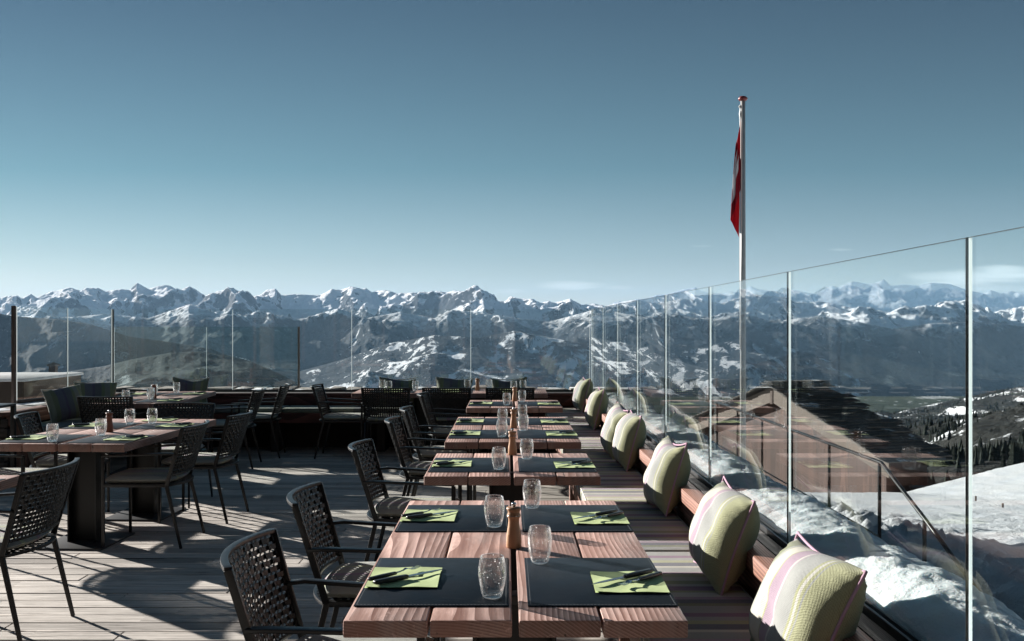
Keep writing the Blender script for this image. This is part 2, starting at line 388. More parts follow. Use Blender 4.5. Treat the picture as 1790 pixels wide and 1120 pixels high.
def leather():
    m = NT('dark_leather_mat'); o = m.coord('Object'); n = m.noise(o, 220, 3, .6); b = m.noise(o, 6, 4)
    sp = m.new('ShaderNodeTexVoronoi'); m.l.new(o, sp.inputs['Vector']); sp.inputs['Scale'].default_value = 55
    dust = m.math('MULTIPLY', m.ss(sp.outputs['Distance'], .10, .05), m.ss(m.noise(o, 9, 2), .5, .6))
    col = m.mix(b, (.004, .008, .013), (.008, .013, .020)); col = m.mix(m.math('MULTIPLY', dust, .4), col, (.25, .25, .25))
    m.set(color=col, rough=m.ss(b, .3, .7, .40, .52), normal=m.bump(m.math('ADD', n, b), .12, .002), spec=.11); return m.mat
M['leather'] = leather()
M['stitch'] = simple('grey_stitching', (.16, .17, .18), .8)
def napkin_mat():
    m = NT('lime_paper_napkin'); o = m.coord('Object'); n = m.noise(o, 14, 4); n2 = m.noise(o, 300, 2)
    m.set(color=m.mix(n, (.50, .60, .28), (.60, .69, .38)), rough=.9, spec=.1, normal=m.bump(m.math('ADD', n, m.math('MULTIPLY', n2, .2)), .35, .004)); return m.mat
M['napkin'] = napkin_mat()
def pane_mat(name, tint, k=1.0, f0=.035):
    """clear sheet: Fresnel reflection over straight-through light"""
    m = NT(name); m.n.remove(m.b)
    tr = m.new('ShaderNodeBsdfTransparent'); tr.inputs[0].default_value = (*tint, 1)
    gl = m.new('ShaderNodeBsdfGlossy'); gl.inputs['Roughness'].default_value = 0.0; gl.inputs[0].default_value = (k, k, k, 1)
    f_ = m.schlick(f0)
    mixs = m.new('ShaderNodeMixShader'); m.l.new(f_, mixs.inputs[0]); m.l.new(tr.outputs[0], mixs.inputs[1]); m.l.new(gl.outputs[0], mixs.inputs[2])
    # a breath of dust and dried drips on the sheet
    p = m.pos(); n = m.noise(m.map(p, (1.6, 1.6, 1.1)), 1.0, 5, .65); sp = m.noise(p, 140, 2, .6)
    f = m.math('MULTIPLY', m.math('ADD', m.math('MULTIPLY', m.ss(n, .40, .75), .35), m.ss(sp, .70, .74)), .010)
    df = m.new('ShaderNodeBsdfTranslucent'); df.inputs[0].default_value = (.8, .85, .87, 1)
    ms = m.new('ShaderNodeMixShader'); m.l.new(f, ms.inputs[0]); m.l.new(mixs.outputs[0], ms.inputs[1]); m.l.new(df.outputs[0], ms.inputs[2])
    m.l.new(ms.outputs[0], m.out.inputs[0]); return m.mat
M['pane'] = pane_mat('clear_screen_glass', (.955, .975, .97))
M['tinted'] = pane_mat('greenish_screen_glass', (.86, .92, .91))
M['edge'] = simple('dark_green_glass_edge', (.03, .06, .055), .25)
M['darkpane'] = simple('dark_window_pane', (.01,.012,.014), .05, 0, .6)
def glow_edge():
    m = NT('bright_glass_edge'); m.n.remove(m.b)
    t = m.new('ShaderNodeBsdfTranslucent'); t.inputs[0].default_value = (.75, .82, .84, 1)
    d = m.new('ShaderNodeBsdfGlossy'); d.inputs['Roughness'].default_value = .25; d.inputs[0].default_value = (.7,.75,.78,1)
    x = m.new('ShaderNodeMixShader'); x.inputs[0].default_value = .4; m.l.new(t.outputs[0], x.inputs[1]); m.l.new(d.outputs[0], x.inputs[2])
    m.l.new(x.outputs[0], m.out.inputs[0]); return m.mat
M['glow'] = glow_edge()
def tumbler_mat():
    m = NT('tumbler_glass'); m.n.remove(m.b)
    g = m.new('ShaderNodeBsdfGlass'); g.inputs['IOR'].default_value = 1.35; g.inputs['Roughness'].default_value = 0.0
    tr = m.new('ShaderNodeBsdfTransparent'); tr.inputs[0].default_value = (.985, .99, .99, 1)
    x = m.new('ShaderNodeMixShader'); x.inputs[0].default_value = .28; m.l.new(tr.outputs[0], x.inputs[1]); m.l.new(g.outputs[0], x.inputs[2])
    gl = m.new('ShaderNodeBsdfGlossy'); gl.inputs['Roughness'].default_value = .02
    y = m.new('ShaderNodeMixShader'); m.l.new(m.schlick(.045, 3.0), y.inputs[0]); m.l.new(x.outputs[0], y.inputs[1]); m.l.new(gl.outputs[0], y.inputs[2])
    o = m.coord('Object'); v = m.new('ShaderNodeTexVoronoi'); m.l.new(o, v.inputs['Vector']); v.inputs['Scale'].default_value = 95
    sp = m.math('MULTIPLY', m.ss(v.outputs['Distance'], .17, .10), m.ss(m.sep(v.outputs['Color'])[0], .55, .6))
    df = m.new('ShaderNodeBsdfTranslucent'); df.inputs[0].default_value = (.9,.9,.9,1)  # grazing white mix puts sun-bright rims into the colour; voronoi dots are bubbles
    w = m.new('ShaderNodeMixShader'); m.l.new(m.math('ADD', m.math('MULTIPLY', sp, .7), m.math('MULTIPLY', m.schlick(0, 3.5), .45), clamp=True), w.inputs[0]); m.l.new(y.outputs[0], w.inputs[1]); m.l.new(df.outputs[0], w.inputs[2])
    m.l.new(w.outputs[0], m.out.inputs[0]); return m.mat
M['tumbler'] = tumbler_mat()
def snow_mat(name, dirt=.0, ice=False, k=1.0):
    m = NT(name); p = m.pos(); n = m.noise(p, 1.1, 8, .62); n2 = m.noise(p, 16, 5, .65); n3 = m.noise(p, 90, 3, .6)
    col = m.mix(m.ss(n, .3, .7), tuple(q*k for q in (.56, .60, .64)), tuple(q*k for q in (.66, .68, .69)))
    if dirt:
        col = m.mix(m.math('MULTIPLY', m.ss(n2, .60, .72), m.ss(n, .42, .6, 0, dirt)), col, (.12, .11, .10))
    h = m.math('ADD', m.math('MULTIPLY', n2, 1.0), m.math('MULTIPLY', n3, .25))
    m.set(color=col, rough=.55, normal=m.bump(h, .8, .05 if not ice else .02), spec=.35)
    if ice:
        m.put(m.b.inputs['Subsurface Weight'], .35); m.put(m.b.inputs['Subsurface Radius'], (.05,.07,.08)); m.put(m.b.inputs['Subsurface Scale'], .6)
    return m.mat
M['snow'] = snow_mat('snow_field', .55)
M['icysnow'] = snow_mat('icy_drift', .12, True, 1.3)
# ------------------------------------------------------------ mountains
def vhash(ix, iy, seed):
    h = (ix.astype(np.int64) * 374761393 + iy.astype(np.int64) * 668265263 + seed * 974634777) & 0xffffffff
    h = ((h ^ (h >> 13)) * 1274126177) & 0xffffffff
    h = ((h ^ (h >> 15)) * 2246822519) & 0xffffffff
    return (h ^ (h >> 16)) / 4294967295.0
def gnoise(x, y, seed=0):
    xi = np.floor(x); yi = np.floor(y); fx = x - xi; fy = y - yi
    u = fx*fx*fx*(fx*(fx*6-15)+10); v = fy*fy*fy*(fy*(fy*6-15)+10)
    def g(dx, dy):
        a = vhash(xi+dx, yi+dy, seed) * 2*np.pi
        return np.cos(a)*(fx-dx) + np.sin(a)*(fy-dy)
    return ((g(0,0)*(1-u)+g(1,0)*u)*(1-v) + (g(0,1)*(1-u)+g(1,1)*u)*v) * 1.5
def fbm(x, y, o=5, seed=0, gain=.5):
    s = 0; a = 1; t = 0
    for i in range(o): s = s + a*gnoise(x*2**i, y*2**i, seed+i*11); t += a; a *= gain
    return s/t
def ridged(x, y, o=6, seed=0, gain=.52):
    s = 0; a = 1; t = 0; w = 1
    for i in range(o):
        n = 1-np.abs(gnoise(x*2.03**i, y*2.03**i, seed+i*17)); n = n*n*w; w = np.clip(n*1.6, 0, 1); s = s+a*n; t += a; a *= gain
    return s/t
def smooth01(t): t = np.clip(t, 0, 1); return t*t*(3-2*t)
SKY = [(-700,515),(-400,508),(-250,519),(-100,510),(0,520),(19,516.6),(30,516),(38,521.6),(54,513.5),(64,520),(88,510),(123,502),(141,508),(151,503),(171,503),(184,509),(211,505),(227,506.5),(240,494),(251,500),(259,505),(276,500),(293,498),(317,508),(331,503),(347,511.5),(362,521),(385,516.6),(405,511),(425,517.5),(456,514.7),(467,506),(482,504),(492,516),(514,514),(540,515),(559,516),(579,505),(595,506.5),(615,500),(632,505),(640,503.5),(650,510.5),(665,507),(679,508),(696,514),(730,513),(743,519),(769,515),(794,508.5),(813,515),(830,512),(847,516),(869,526),(889,526),(900,521.7),(934,524.5),(945,530),(959,526),(967,530),(997,522.5),(1017,533),(1040,532),(1057,535.6),(1076,530),(1090,527),(1110,524),(1150,530),(1190,522),(1230,525),(1260,530),(1290,521),(1322,513),(1338,516.5),(1377,520),(1390,528),(1412,529),(1431,526),(1457,531),(1483,537),(1515,541),(1541,545.5),(1566,550),(1595,556),(1618,550),(1643,544.5),(1672,544),(1692,550),(1724,555),(1746,549),(1772,547),(1790,544.5),(1900,540),(2050,550),(2300,536),(2600,545)]
FAR = [(-700,560),(900,560),(1050,540),(1110,523),(1129,521.7),(1146,516),(1171,513),(1193,506),(1216,502),(1227,509),(1255,512),(1277,509),(1297,512),(1311,499),(1325,505),(1370,512),(1386,506),(1425,514),(1454,499),(1465,501.5),(1489,491),(1515,495.7),(1531,494),(1545,487.6),(1557,499),(1579,497),(1605,499),(1627,494),(1659,495.7),(1692,507),(1717,512),(1733,507),(1749,512.5),(1765,508.5),(1790,512),(1850,500),(1950,515),(2100,505),(2300,512),(2600,520)]
MID = [(-700,560),(-200,570),(0,566),(100,556),(180,549),(260,556),(330,532),(372,545),(400,558),(450,545),(520,560),(590,541),(640,556),(700,545),(760,556),(790,541),(850,548),(900,556),(960,562),(1040,541),(1100,556),(1170,548),(1230,560),(1290,545),(1350,562),(1430,552),(1500,562),(1560,575),(1620,566),(1700,562),(1790,570),(2000,560),(2300,570),(2600,565)]
LOW = [(-700,600),(0,590),(200,600),(400,620),(520,650),(600,628),(680,600),(760,586),(840,590),(900,578),(960,590),(1020,600),(1090,612),(1160,600),(1230,606),(1300,592),(1400,612),(1500,650),(1600,690),(1790,700),(2600,700)]
HA = [(-700,600),(-200,560),(0,548),(20,552),(100,558),(156,566),(226,588),(300,598),(370,610),(450,640),(530,690),(640,740),(2600,900)]
HB = [(-700,640),(0,655),(100,652),(180,640),(230,628),(300,616),(350,614),(400,622),(440,632),(500,658),(545,686),(650,740),(2600,900)]
FW = [(-700,800),(700,800),(1000,790),(1250,745),(1400,718),(1480,716),(1560,722),(1640,704),(1700,692),(1740,682),(1790,676),(1900,660),(2100,640),(2600,620)]
FW2 = [(-700,900),(1000,880),(1300,820),(1450,790),(1560,762),(1650,742),(1720,728),(1790,712),(2000,690),(2600,680)]
us = np.arange(-640, 2420, 2.0)
def interp(L): a = np.array(L); return np.interp(us, a[:,0], a[:,1])
def terrain_sheet(name, crest, Dc0, Df, foot, rows, amp, wl_, seed, rowsback=10, backlen=1500, p=1.25, jag=1.0, wander=1200, label=None, mat=None, skew=.45, fine=0, gain=.46):
    U = (us - HX)/F
    cy_ = interp(crest); fy = interp(foot) if isinstance(foot, list) else np.full_like(us, foot)
    Dc = Dc0 + wander*fbm(us/260.0, us*0+3.3, 3, seed+5)
    T = np.concatenate([np.linspace(0, 1, rows), 1+np.linspace(.15, 1, rowsback)])
    D = np.where(T[:,None] <= 1, Df + (Dc-Df)[None,:]*T[:,None], Dc[None,:] + (T[:,None]-1)*backlen)
    X = U[None,:]*D
    zc = (HY-cy_)/F*Dc; zf = (HY-fy)/F*Df
    t = np.clip(T[:,None], 0, 1)
    base = zf[None,:] + (zc-zf)[None,:]*t**p
    n = ridged((X + skew*D)/wl_, (D - skew*X)/(wl_*1.7), 7, seed, gain)
    m = fbm(X/(wl_*.11), D/(wl_*.14), 4, seed+90)
    env = np.sin(np.pi*np.clip(t,0,1)**.8)*.85 + .18*t
    Z = base + amp*(n-.42)*env*1.6 + amp*.10*m*(.3+t)*jag
    if fine: Z = Z + fine*gnoise(X/14.0, D/16.0, seed+3)
    back = np.clip(T-1, 0, None)[:,None]*backlen
    Z = Z - back*.75
    ang = (Z/D)
    cur = ang.max(axis=0); tgt = (HY-cy_)/F
    k = np.exp(-np.linspace(-2.5,2.5,9)**2); k /= k.sum()
    corr = np.convolve(np.pad(tgt-cur, 4, mode='edge'), k, 'valid')
    Z = Z + corr[None,:]*D*smooth01(t)
    Z = Z + CAMZ
    nr, nc = Z.shape
    co = np.stack([X, D, Z], -1).reshape(-1,3).astype(np.float32)
    i = np.arange(nr*nc).reshape(nr, nc)
    q = np.stack([i[:-1,:-1], i[:-1,1:], i[1:,1:], i[1:,:-1]], -1).reshape(-1,4)
    me = bpy.data.meshes.new(name); me.vertices.add(len(co)); me.vertices.foreach_set('co', co.ravel())
    me.loops.add(q.size); me.loops.foreach_set('vertex_index', q.ravel().astype(np.int32))
    me.polygons.add(len(q)); me.polygons.foreach_set('loop_start', np.arange(0, q.size, 4, dtype=np.int32))
    me.update(calc_edges=True); me.materials.append(mat); me.polygons.foreach_set('use_smooth', np.ones(len(q), bool))
    o = link(name, me); tag(o, label, None, None, 'structure'); return o, X, D, Z
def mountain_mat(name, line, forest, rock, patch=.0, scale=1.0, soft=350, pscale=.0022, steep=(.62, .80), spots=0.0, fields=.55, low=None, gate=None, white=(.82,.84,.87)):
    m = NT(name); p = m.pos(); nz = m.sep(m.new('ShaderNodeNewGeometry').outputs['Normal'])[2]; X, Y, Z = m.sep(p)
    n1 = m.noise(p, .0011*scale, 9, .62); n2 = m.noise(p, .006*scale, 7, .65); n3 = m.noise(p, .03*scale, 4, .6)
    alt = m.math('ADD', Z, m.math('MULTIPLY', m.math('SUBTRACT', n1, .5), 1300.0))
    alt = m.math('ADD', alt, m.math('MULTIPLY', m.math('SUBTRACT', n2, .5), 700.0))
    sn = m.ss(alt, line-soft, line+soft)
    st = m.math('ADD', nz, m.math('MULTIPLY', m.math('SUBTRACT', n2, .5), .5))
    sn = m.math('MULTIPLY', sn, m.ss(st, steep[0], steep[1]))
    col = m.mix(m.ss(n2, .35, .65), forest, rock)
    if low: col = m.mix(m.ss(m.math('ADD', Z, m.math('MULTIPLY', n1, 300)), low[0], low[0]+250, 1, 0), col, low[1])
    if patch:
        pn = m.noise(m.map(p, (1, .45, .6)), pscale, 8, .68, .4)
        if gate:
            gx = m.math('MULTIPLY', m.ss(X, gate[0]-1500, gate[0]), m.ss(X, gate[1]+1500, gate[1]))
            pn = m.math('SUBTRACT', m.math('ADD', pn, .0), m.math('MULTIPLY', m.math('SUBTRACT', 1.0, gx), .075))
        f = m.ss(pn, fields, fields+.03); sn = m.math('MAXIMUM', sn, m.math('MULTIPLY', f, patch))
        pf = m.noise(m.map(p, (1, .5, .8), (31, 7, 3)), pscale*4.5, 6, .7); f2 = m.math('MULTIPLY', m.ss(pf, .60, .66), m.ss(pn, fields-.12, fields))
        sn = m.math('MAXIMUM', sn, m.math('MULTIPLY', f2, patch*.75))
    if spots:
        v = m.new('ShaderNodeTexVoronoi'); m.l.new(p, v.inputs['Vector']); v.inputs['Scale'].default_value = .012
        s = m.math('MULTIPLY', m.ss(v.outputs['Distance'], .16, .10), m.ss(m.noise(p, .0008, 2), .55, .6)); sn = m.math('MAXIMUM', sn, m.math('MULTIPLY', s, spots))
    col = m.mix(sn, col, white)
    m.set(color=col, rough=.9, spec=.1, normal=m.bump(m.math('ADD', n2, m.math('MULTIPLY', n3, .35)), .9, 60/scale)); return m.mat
MF = dict(forest=(.011,.018,.022), rock=(.032,.038,.046))
mm_far = mountain_mat('far_range', 200, (.10,.115,.13), (.16,.175,.19), scale=.7, soft=900, steep=(.55,.85), white=(.34,.37,.40))  # pale rock and dulled snow put distance haze into the colours
mm_sky = mountain_mat('high_range', -150, **MF, soft=260, steep=(.66,.76), patch=.8, pscale=.0022, fields=.58)
mm_mid = mountain_mat('mid_range', 120, **MF, soft=240, steep=(.68,.82), patch=1.0, pscale=.0020, fields=.60, gate=(-2000, 6500))
mm_low = mountain_mat('low_range', 900, **MF, soft=250, patch=1.0, pscale=.0034, fields=.53, spots=.8, gate=(-1500, 4500))
mm_hill = mountain_mat('wooded_hill', 900, (.012,.018,.021), (.018,.024,.027), soft=250, patch=.35, pscale=.0045, fields=.60, spots=.9, scale=1.8)
mm_near = mountain_mat('near_wooded_slope', 3000, (.018,.020,.019), (.035,.036,.034), soft=100, patch=1.0, pscale=.009, fields=.565, scale=5)
mm_val = mountain_mat('valley_floor', 5000, (.035,.05,.04), (.06,.075,.055), soft=100, patch=.35, pscale=.003, fields=.58, scale=2, spots=.8)
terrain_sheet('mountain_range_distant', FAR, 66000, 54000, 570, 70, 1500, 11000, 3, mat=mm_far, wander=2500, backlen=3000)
terrain_sheet('mountain_range_high', SKY, 27500, 20500, 606, 230, 1300, 5200, 21, mat=mm_sky, p=1.1, skew=.5, gain=.50)
terrain_sheet('mountain_range_middle', MID, 19500, 15500, [(-700,640),(400,650),(900,640),(1300,640),(1450,690),(1790,700),(2600,700)], 170, 850, 4200, 40, mat=mm_mid, skew=.7, gain=.50)
terrain_sheet('mountain_range_low', LOW, 14800, 11200, [(-700,740),(1300,730),(1500,760),(2600,770)], 150, 330, 4200, 66, mat=mm_low, skew=.8, gain=.42)
terrain_sheet('hill_far', HA, 10200, 7800, 760, 80, 240, 1500, 77, mat=mm_hill, wander=500, backlen=900)
terrain_sheet('hill_wooded', HB, 7200, 4800, 800, 80, 120, 1100, 81, mat=mm_hill, wander=400, backlen=900)
ns1 = terrain_sheet('hillside_far', FW, 4300, 2300, 800, 130, 70, 700, 95, mat=mm_near, wander=350, backlen=900, p=1.0)
ns2 = terrain_sheet('hillside_near', FW2, 2100, 230, [(-700,980),(1300,960),(1500,900),(1790,880),(2600,880)], 150, 34, 330, 97, mat=mm_near, wander=180, backlen=300, p=.9)
# valley floor and everything beneath, one closed sheet out to the horizon
vb = MB(); 
def vfn(a, b):
    x = -70000 + 140000*a; y = -3000 + 75000*b
    return (x, y, -1450 if y > 6000 else -420)
vb.grid(vfn, 60, 60); o = link('valley_floor', vb.mesh('valley_floor', mm_val, smooth=True)); tag(o, None, None, None, 'structure')

# snow field beside and below the terrace
def ground_z(x, y):
    d = math.hypot(max(0, x-1.3), 0) ; z = -.25
    s = max(0, x-2.0)*.07 + max(0, y-8)*.125
    xl = 3.15 + .18*max(0, y-6); f = min(1, max(0, (x-2.1)/max(.3, xl-2.1))); f = f*f*(3-2*f)
    z = -1.25 - max(0, y-6)*.14 + 1.1*f
    crest = 27
    if y > crest: z -= (y-crest)*.16 + max(0, y-crest-8)*.15
    z += max(0, x-11)*.25*min(1, max(0, (y-10)/17))
    z -= max(0, -5.5-x)*.3
    if x < 1.3: z = min(z, -.4) - max(0, y-13)*.55 - .5*max(0, 1.3-x)*.05
    return z
GX = np.concatenate([np.arange(-40, 1.2, 1.6), np.arange(1.25, 14, .085), np.arange(14, 40, .35), np.arange(40, 130, 3)])
GY = np.concatenate([np.arange(-12, 2.5, .8), np.arange(2.5, 16, .075), np.arange(16, 45, .3), np.arange(45, 150, 4)])
XX, YY = np.meshgrid(GX, GY, indexing='ij')
ZZ = np.vectorize(ground_z)(XX, YY)
XX = XX.astype(float); YY = YY.astype(float)
# churned, shovelled snow: a bank along the building and lumps on its far lip
dl = XX - (2.05 + .20*(YY-3)) ; near = smooth01((YY-1)/3)*smooth01((34-YY)/14)
bank = np.exp(-((XX-(3.35+.10*YY))/.75)**2)*near
LX = 3.25+.18*np.maximum(0, YY-6); bank = np.exp(-((XX-LX)/.8)**2)*near; ZZ += bank*(.05 + .20*fbm(XX*1.6, YY*1.6, 4, 5))
lump = smooth01(gnoise(XX*3.3, YY*3.3, 8)*1.2)*.8 * np.exp(-((XX-LX)/.8)**2)
ZZ += lump*.20*near
lum2 = smooth01(gnoise(XX*6.5, YY*6.5, 12)*1.2)*.8 * np.exp(-((XX-LX+.1)/1.0)**2); ZZ += lum2*.13*near
fld = near*(XX > 1.5)
ZZ += fld*(.05*fbm(XX*1.2, YY*1.2, 5, 15, .6) + .055*fbm(XX*4.5, YY*4.5, 4, 25, .7))
me = bpy.data.meshes.new('snow_ground'); co = np.stack([XX,YY,ZZ], -1).reshape(-1,3); me.vertices.add(len(co)); me.vertices.foreach_set('co', co.ravel())
i = np.arange(len(co)).reshape(XX.shape); q = np.stack([i[:-1,:-1], i[1:,:-1], i[1:,1:], i[:-1,1:]], -1).reshape(-1,4)
me.loops.add(q.size); me.loops.foreach_set('vertex_index', q.ravel().astype(np.int32)); me.polygons.add(len(q)); me.polygons.foreach_set('loop_start', np.arange(0,q.size,4,dtype=np.int32))
me.update(calc_edges=True); me.materials.append(M['snow']); me.polygons.foreach_set('use_smooth', np.ones(len(q), bool))
tag(link('snow_ground', me), None, None, None, 'structure')
def gz(x, y):
    i = int(np.clip(np.searchsorted(GX, x), 0, len(GX)-1)); j = int(np.clip(np.searchsorted(GY, y), 0, len(GY)-1)); return float(ZZ[i, j])

# conifers scattered over the near hillsides, too many to count
def forest():
    rng = np.random.default_rng(4); vs = []; fs = []; nb = 0
    for (o_, X, D, Z), N, h0 in ((ns2, 15000, 7.5), (ns1, 13000, 13.0)):
        nr, nc = Z.shape; c0 = int((1380+640)/2); 
        ci = rng.integers(c0, nc, N); ri = rng.integers(2, nr-11, N)
        x = X[ri, ci]; y = D[ri, ci]; z = Z[ri, ci]
        den = fbm(x/150.0, y/230.0, 4, 55)
        keep = den > -.10 + .25*rng.random(N); x, y, z = x[keep], y[keep], z[keep]
        h = h0*(.6+.7*rng.random(len(x))); r = h*.17*(.8+.5*rng.random(len(x)))
        for k in range(len(x)):
            a0 = rng.random()*6.28; b = nb
            for (zz, rr) in ((0, .35), (.12, 1.0), (.45, .55), (.47, .75), (.78, .25)):
                for j in range(5):
                    a = a0 + 1.2566*j; w = rr*r[k]*(.8+.4*((j*7+k) % 3)/2)
                    vs.append((x[k]+w*math.cos(a), y[k]+w*math.sin(a), z[k]-1+zz*h[k]))
            vs.append((x[k], y[k], z[k]-1+h[k]))
            for L in range(4):
                for j in range(5): fs.append((b+5*L+j, b+5*L+(j+1)%5, b+5*L+5+(j+1)%5, b+5*L+5+j))
            for j in range(5): fs.append((b+20+j, b+20+(j+1)%5, b+25))
            nb += 26
    me = bpy.data.meshes.new('conifer_forest'); me.from_pydata(vs, [], fs)
    m = NT('dark_conifer'); n = m.noise(m.pos(), .05, 3); m.set(color=m.mix(n, (.012,.016,.014), (.035,.042,.034)), rough=.9, spec=.1); me.materials.append(m.mat)
    return tag(link('conifer_forest', me), 'dark conifer woods covering the slopes below the snow field', 'forest', None, 'stuff')
forest()
# ------------------------------------------------------------ air
hz = MB(); hz.box(-75000, 75000, -3500, 73000, -1455, 2600)
hm = bpy.data.materials.new('mountain_air'); hm.use_nodes = True; hn = hm.node_tree
for n in list(hn.nodes): hn.nodes.remove(n)
ho = hn.nodes.new('ShaderNodeOutputMaterial'); hv = hn.nodes.new('ShaderNodeVolumePrincipled'); hn.links.new(hv.outputs[0], ho.inputs['Volume'])
hv.inputs['Color'].default_value = (.40, .66, .95, 1); hv.inputs['Density'].default_value = HAZE; hv.inputs['Anisotropy'].default_value = .0
tag(link('haze', hz.mesh('haze', hm)), 'pale blue mountain air over the whole valley', 'haze', None, 'stuff')
# ------------------------------------------------------------ terrace
LED = .690; XF = 1.09; YR = 12.65; XB = .93          # ledge height, side glass, rear glass, bench back
d = MB(); rnd = random.Random(3); y = -2.5
while y < 12.55:
    x = -7.2 - rnd.random()*2; 
    while x < 1.0:
        L = 2.2 + rnd.random()*1.9; e = min(x+L, 1.05)
        if e - x > .05:
            dz = rnd.uniform(-.0015, .0015); d.box(x, e-.004, y+.004, y+.136, -.03+dz, dz)
        x += L
    y += .14
dk = link('terrace_deck', d.mesh('terrace_deck', M['deck'], bevel=.004, seg=1)); tag(dk, None, None, None, 'structure')
d = MB(); d.box(-9.2, 1.3, -2.6, 12.9, -1.6, -.035); tag(link('terrace_base', d.mesh('terrace_base', M['dark'])), None, None, None, 'structure')

def board_row(mb, axis, a0, a1, L, fixed0, fixed1, z0, z1, seed):
    r = random.Random(seed); p = a0
    while p < a1 - .02:
        q = min(a1, p + L*(.9+.2*r.random()))
        if axis == 'y': mb.box(fixed0, fixed1, p, q-.006, z0, z1)
        else: mb.box(p, q-.006, fixed0, fixed1, z0, z1)
        p = q
# side parapet: timber bench back and coping carrying the screen
side = thing('parapet', 'low larch parapet running along the right edge under the glass screen', 'parapet', (0,0,0))
mb = MB(); board_row(mb, 'y', -2.4, 12.28, 2.9, XB+.005, XB+.055, .545, .612, 1); link('board', mb.mesh('board', M['bench'], bevel=.007), side)
mb = MB(); board_row(mb, 'y', -2.4, 12.28, 2.6, XB-.012, XB+.075, .616, LED-.002, 2); link('beam', mb.mesh('beam', M['bench'], bevel=.010), side)
mb = MB(); board_row(mb, 'y', -2.4, 12.28, 2.9, XB+.02, XB+.06, .30, .541, 3); link('board', mb.mesh('board', M['bench'], bevel=.004), side)
mb = MB(); board_row(mb, 'y', -2.4, 12.6, 3.5, XB+.079, XF-.022, .60, LED-.004, 4); link('coping', mb.mesh('coping', M['greybeam'], bevel=.004), side)
mb = MB(); board_row(mb, 'y', -2.4, 12.9, 3.8, XF+.024, XF+.33, .58, LED-.03, 5); link('coping', mb.mesh('coping', M['greybeam'], bevel=.006), side)
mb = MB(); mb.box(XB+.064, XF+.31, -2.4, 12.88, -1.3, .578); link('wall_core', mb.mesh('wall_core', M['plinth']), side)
# rear parapet
rear = thing('parapet', 'dark red timber parapet under the rear glass screen with stone coping', 'parapet', (0,0,0))
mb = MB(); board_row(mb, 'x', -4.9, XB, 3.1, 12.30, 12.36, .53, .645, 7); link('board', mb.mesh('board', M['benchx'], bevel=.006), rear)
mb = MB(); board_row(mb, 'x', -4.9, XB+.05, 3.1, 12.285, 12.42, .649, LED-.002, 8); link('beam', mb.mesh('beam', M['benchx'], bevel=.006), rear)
mb = MB(); mb.box(-5.1, XB+.11, 12.425, YR-.02, .55, LED-.006); link('coping', mb.mesh('coping', M['greybeam'], bevel=.004), rear)
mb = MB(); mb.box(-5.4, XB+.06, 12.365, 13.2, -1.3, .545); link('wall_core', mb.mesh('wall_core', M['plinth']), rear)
mb = MB(); r = random.Random(9); x = -5.5
while x < 1.35:
    w = r.uniform(.18, .5); a, b, c = r.uniform(.02, .06), r.uniform(.02, .06), r.uniform(-.02, .02)
    z = LED - .10
    mb.add([(x, 12.68, z), (x+w*.97, 12.68, z), (x+w*.97, 13.15, z), (x, 13.15, z), (x+.01, 12.69, z+.09+a), (x+w*.95, 12.70+c, z+.09+b), (x+w*.93, 13.1, z+.09+a), (x+.02, 13.12+c, z+.09+b)],
           [(0,3,2,1),(4,5,6,7),(0,1,5,4),(1,2,6,5),(2,3,7,6),(3,0,4,7)]); x += w
link('coping_stones', mb.mesh('coping_stones', M['stone'], bevel=.012), rear)
# left parapet
lp = thing('parapet', 'short larch parapet beside the left bench and its two pillows', 'parapet', (0,0,0))
mb = MB(); mb.box(-4.96, -4.90, 9.62, 12.28, .545, .645); link('board', mb.mesh('board', M['bench'], bevel=.006), lp)
mb = MB(); mb.box(-5.02, -4.885, 9.60, 12.28, .649, LED-.002); link('beam', mb.mesh('beam', M['bench'], bevel=.006), lp)
mb = MB(); mb.add([(-5.03,9.6,.2),(-5.66,9.6,.2),(-5.66,10.7,.2),(-5.2,12.6,.2),(-5.03,12.28,.2),(-5.03,9.6,LED-.02),(-5.66,9.6,LED-.02),(-5.66,10.7,LED-.02),(-5.2,12.6,LED-.02),(-5.03,12.28,LED-.02)],
              [(4,3,2,1,0),(5,6,7,8,9),(0,1,6,5),(1,2,7,6),(2,3,8,7),(3,4,9,8),(4,0,5,9)]); link('coping', mb.mesh('coping', M['stone'], bevel=.01), lp)
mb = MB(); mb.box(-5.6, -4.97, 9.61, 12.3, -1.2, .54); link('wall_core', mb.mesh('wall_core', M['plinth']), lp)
# the terrace edge left of the short parapet
ew = thing('terrace_wall', 'rough stone wall with a red timber board at the left edge', 'wall', (0,0,0))
mb = MB(); r = random.Random(5); z = 0
while z < .62:
    h = r.uniform(.06, .11); x = -8.4
    while x < -4.95:
        w = r.uniform(.12, .34); dd = r.uniform(0, .03); mb.box(x, min(x+w, -4.93)-.008, 9.62-dd, 9.95, z, z+h-.008); x += w
    z += h
link('stonework', mb.mesh('stonework', M['wallstone'], bevel=.012), ew)
mb = MB(); mb.box(-4.87, -4.70, 9.52, 9.59, 0, .64); link('board', mb.mesh('board', M['hut'], bevel=.005), ew)

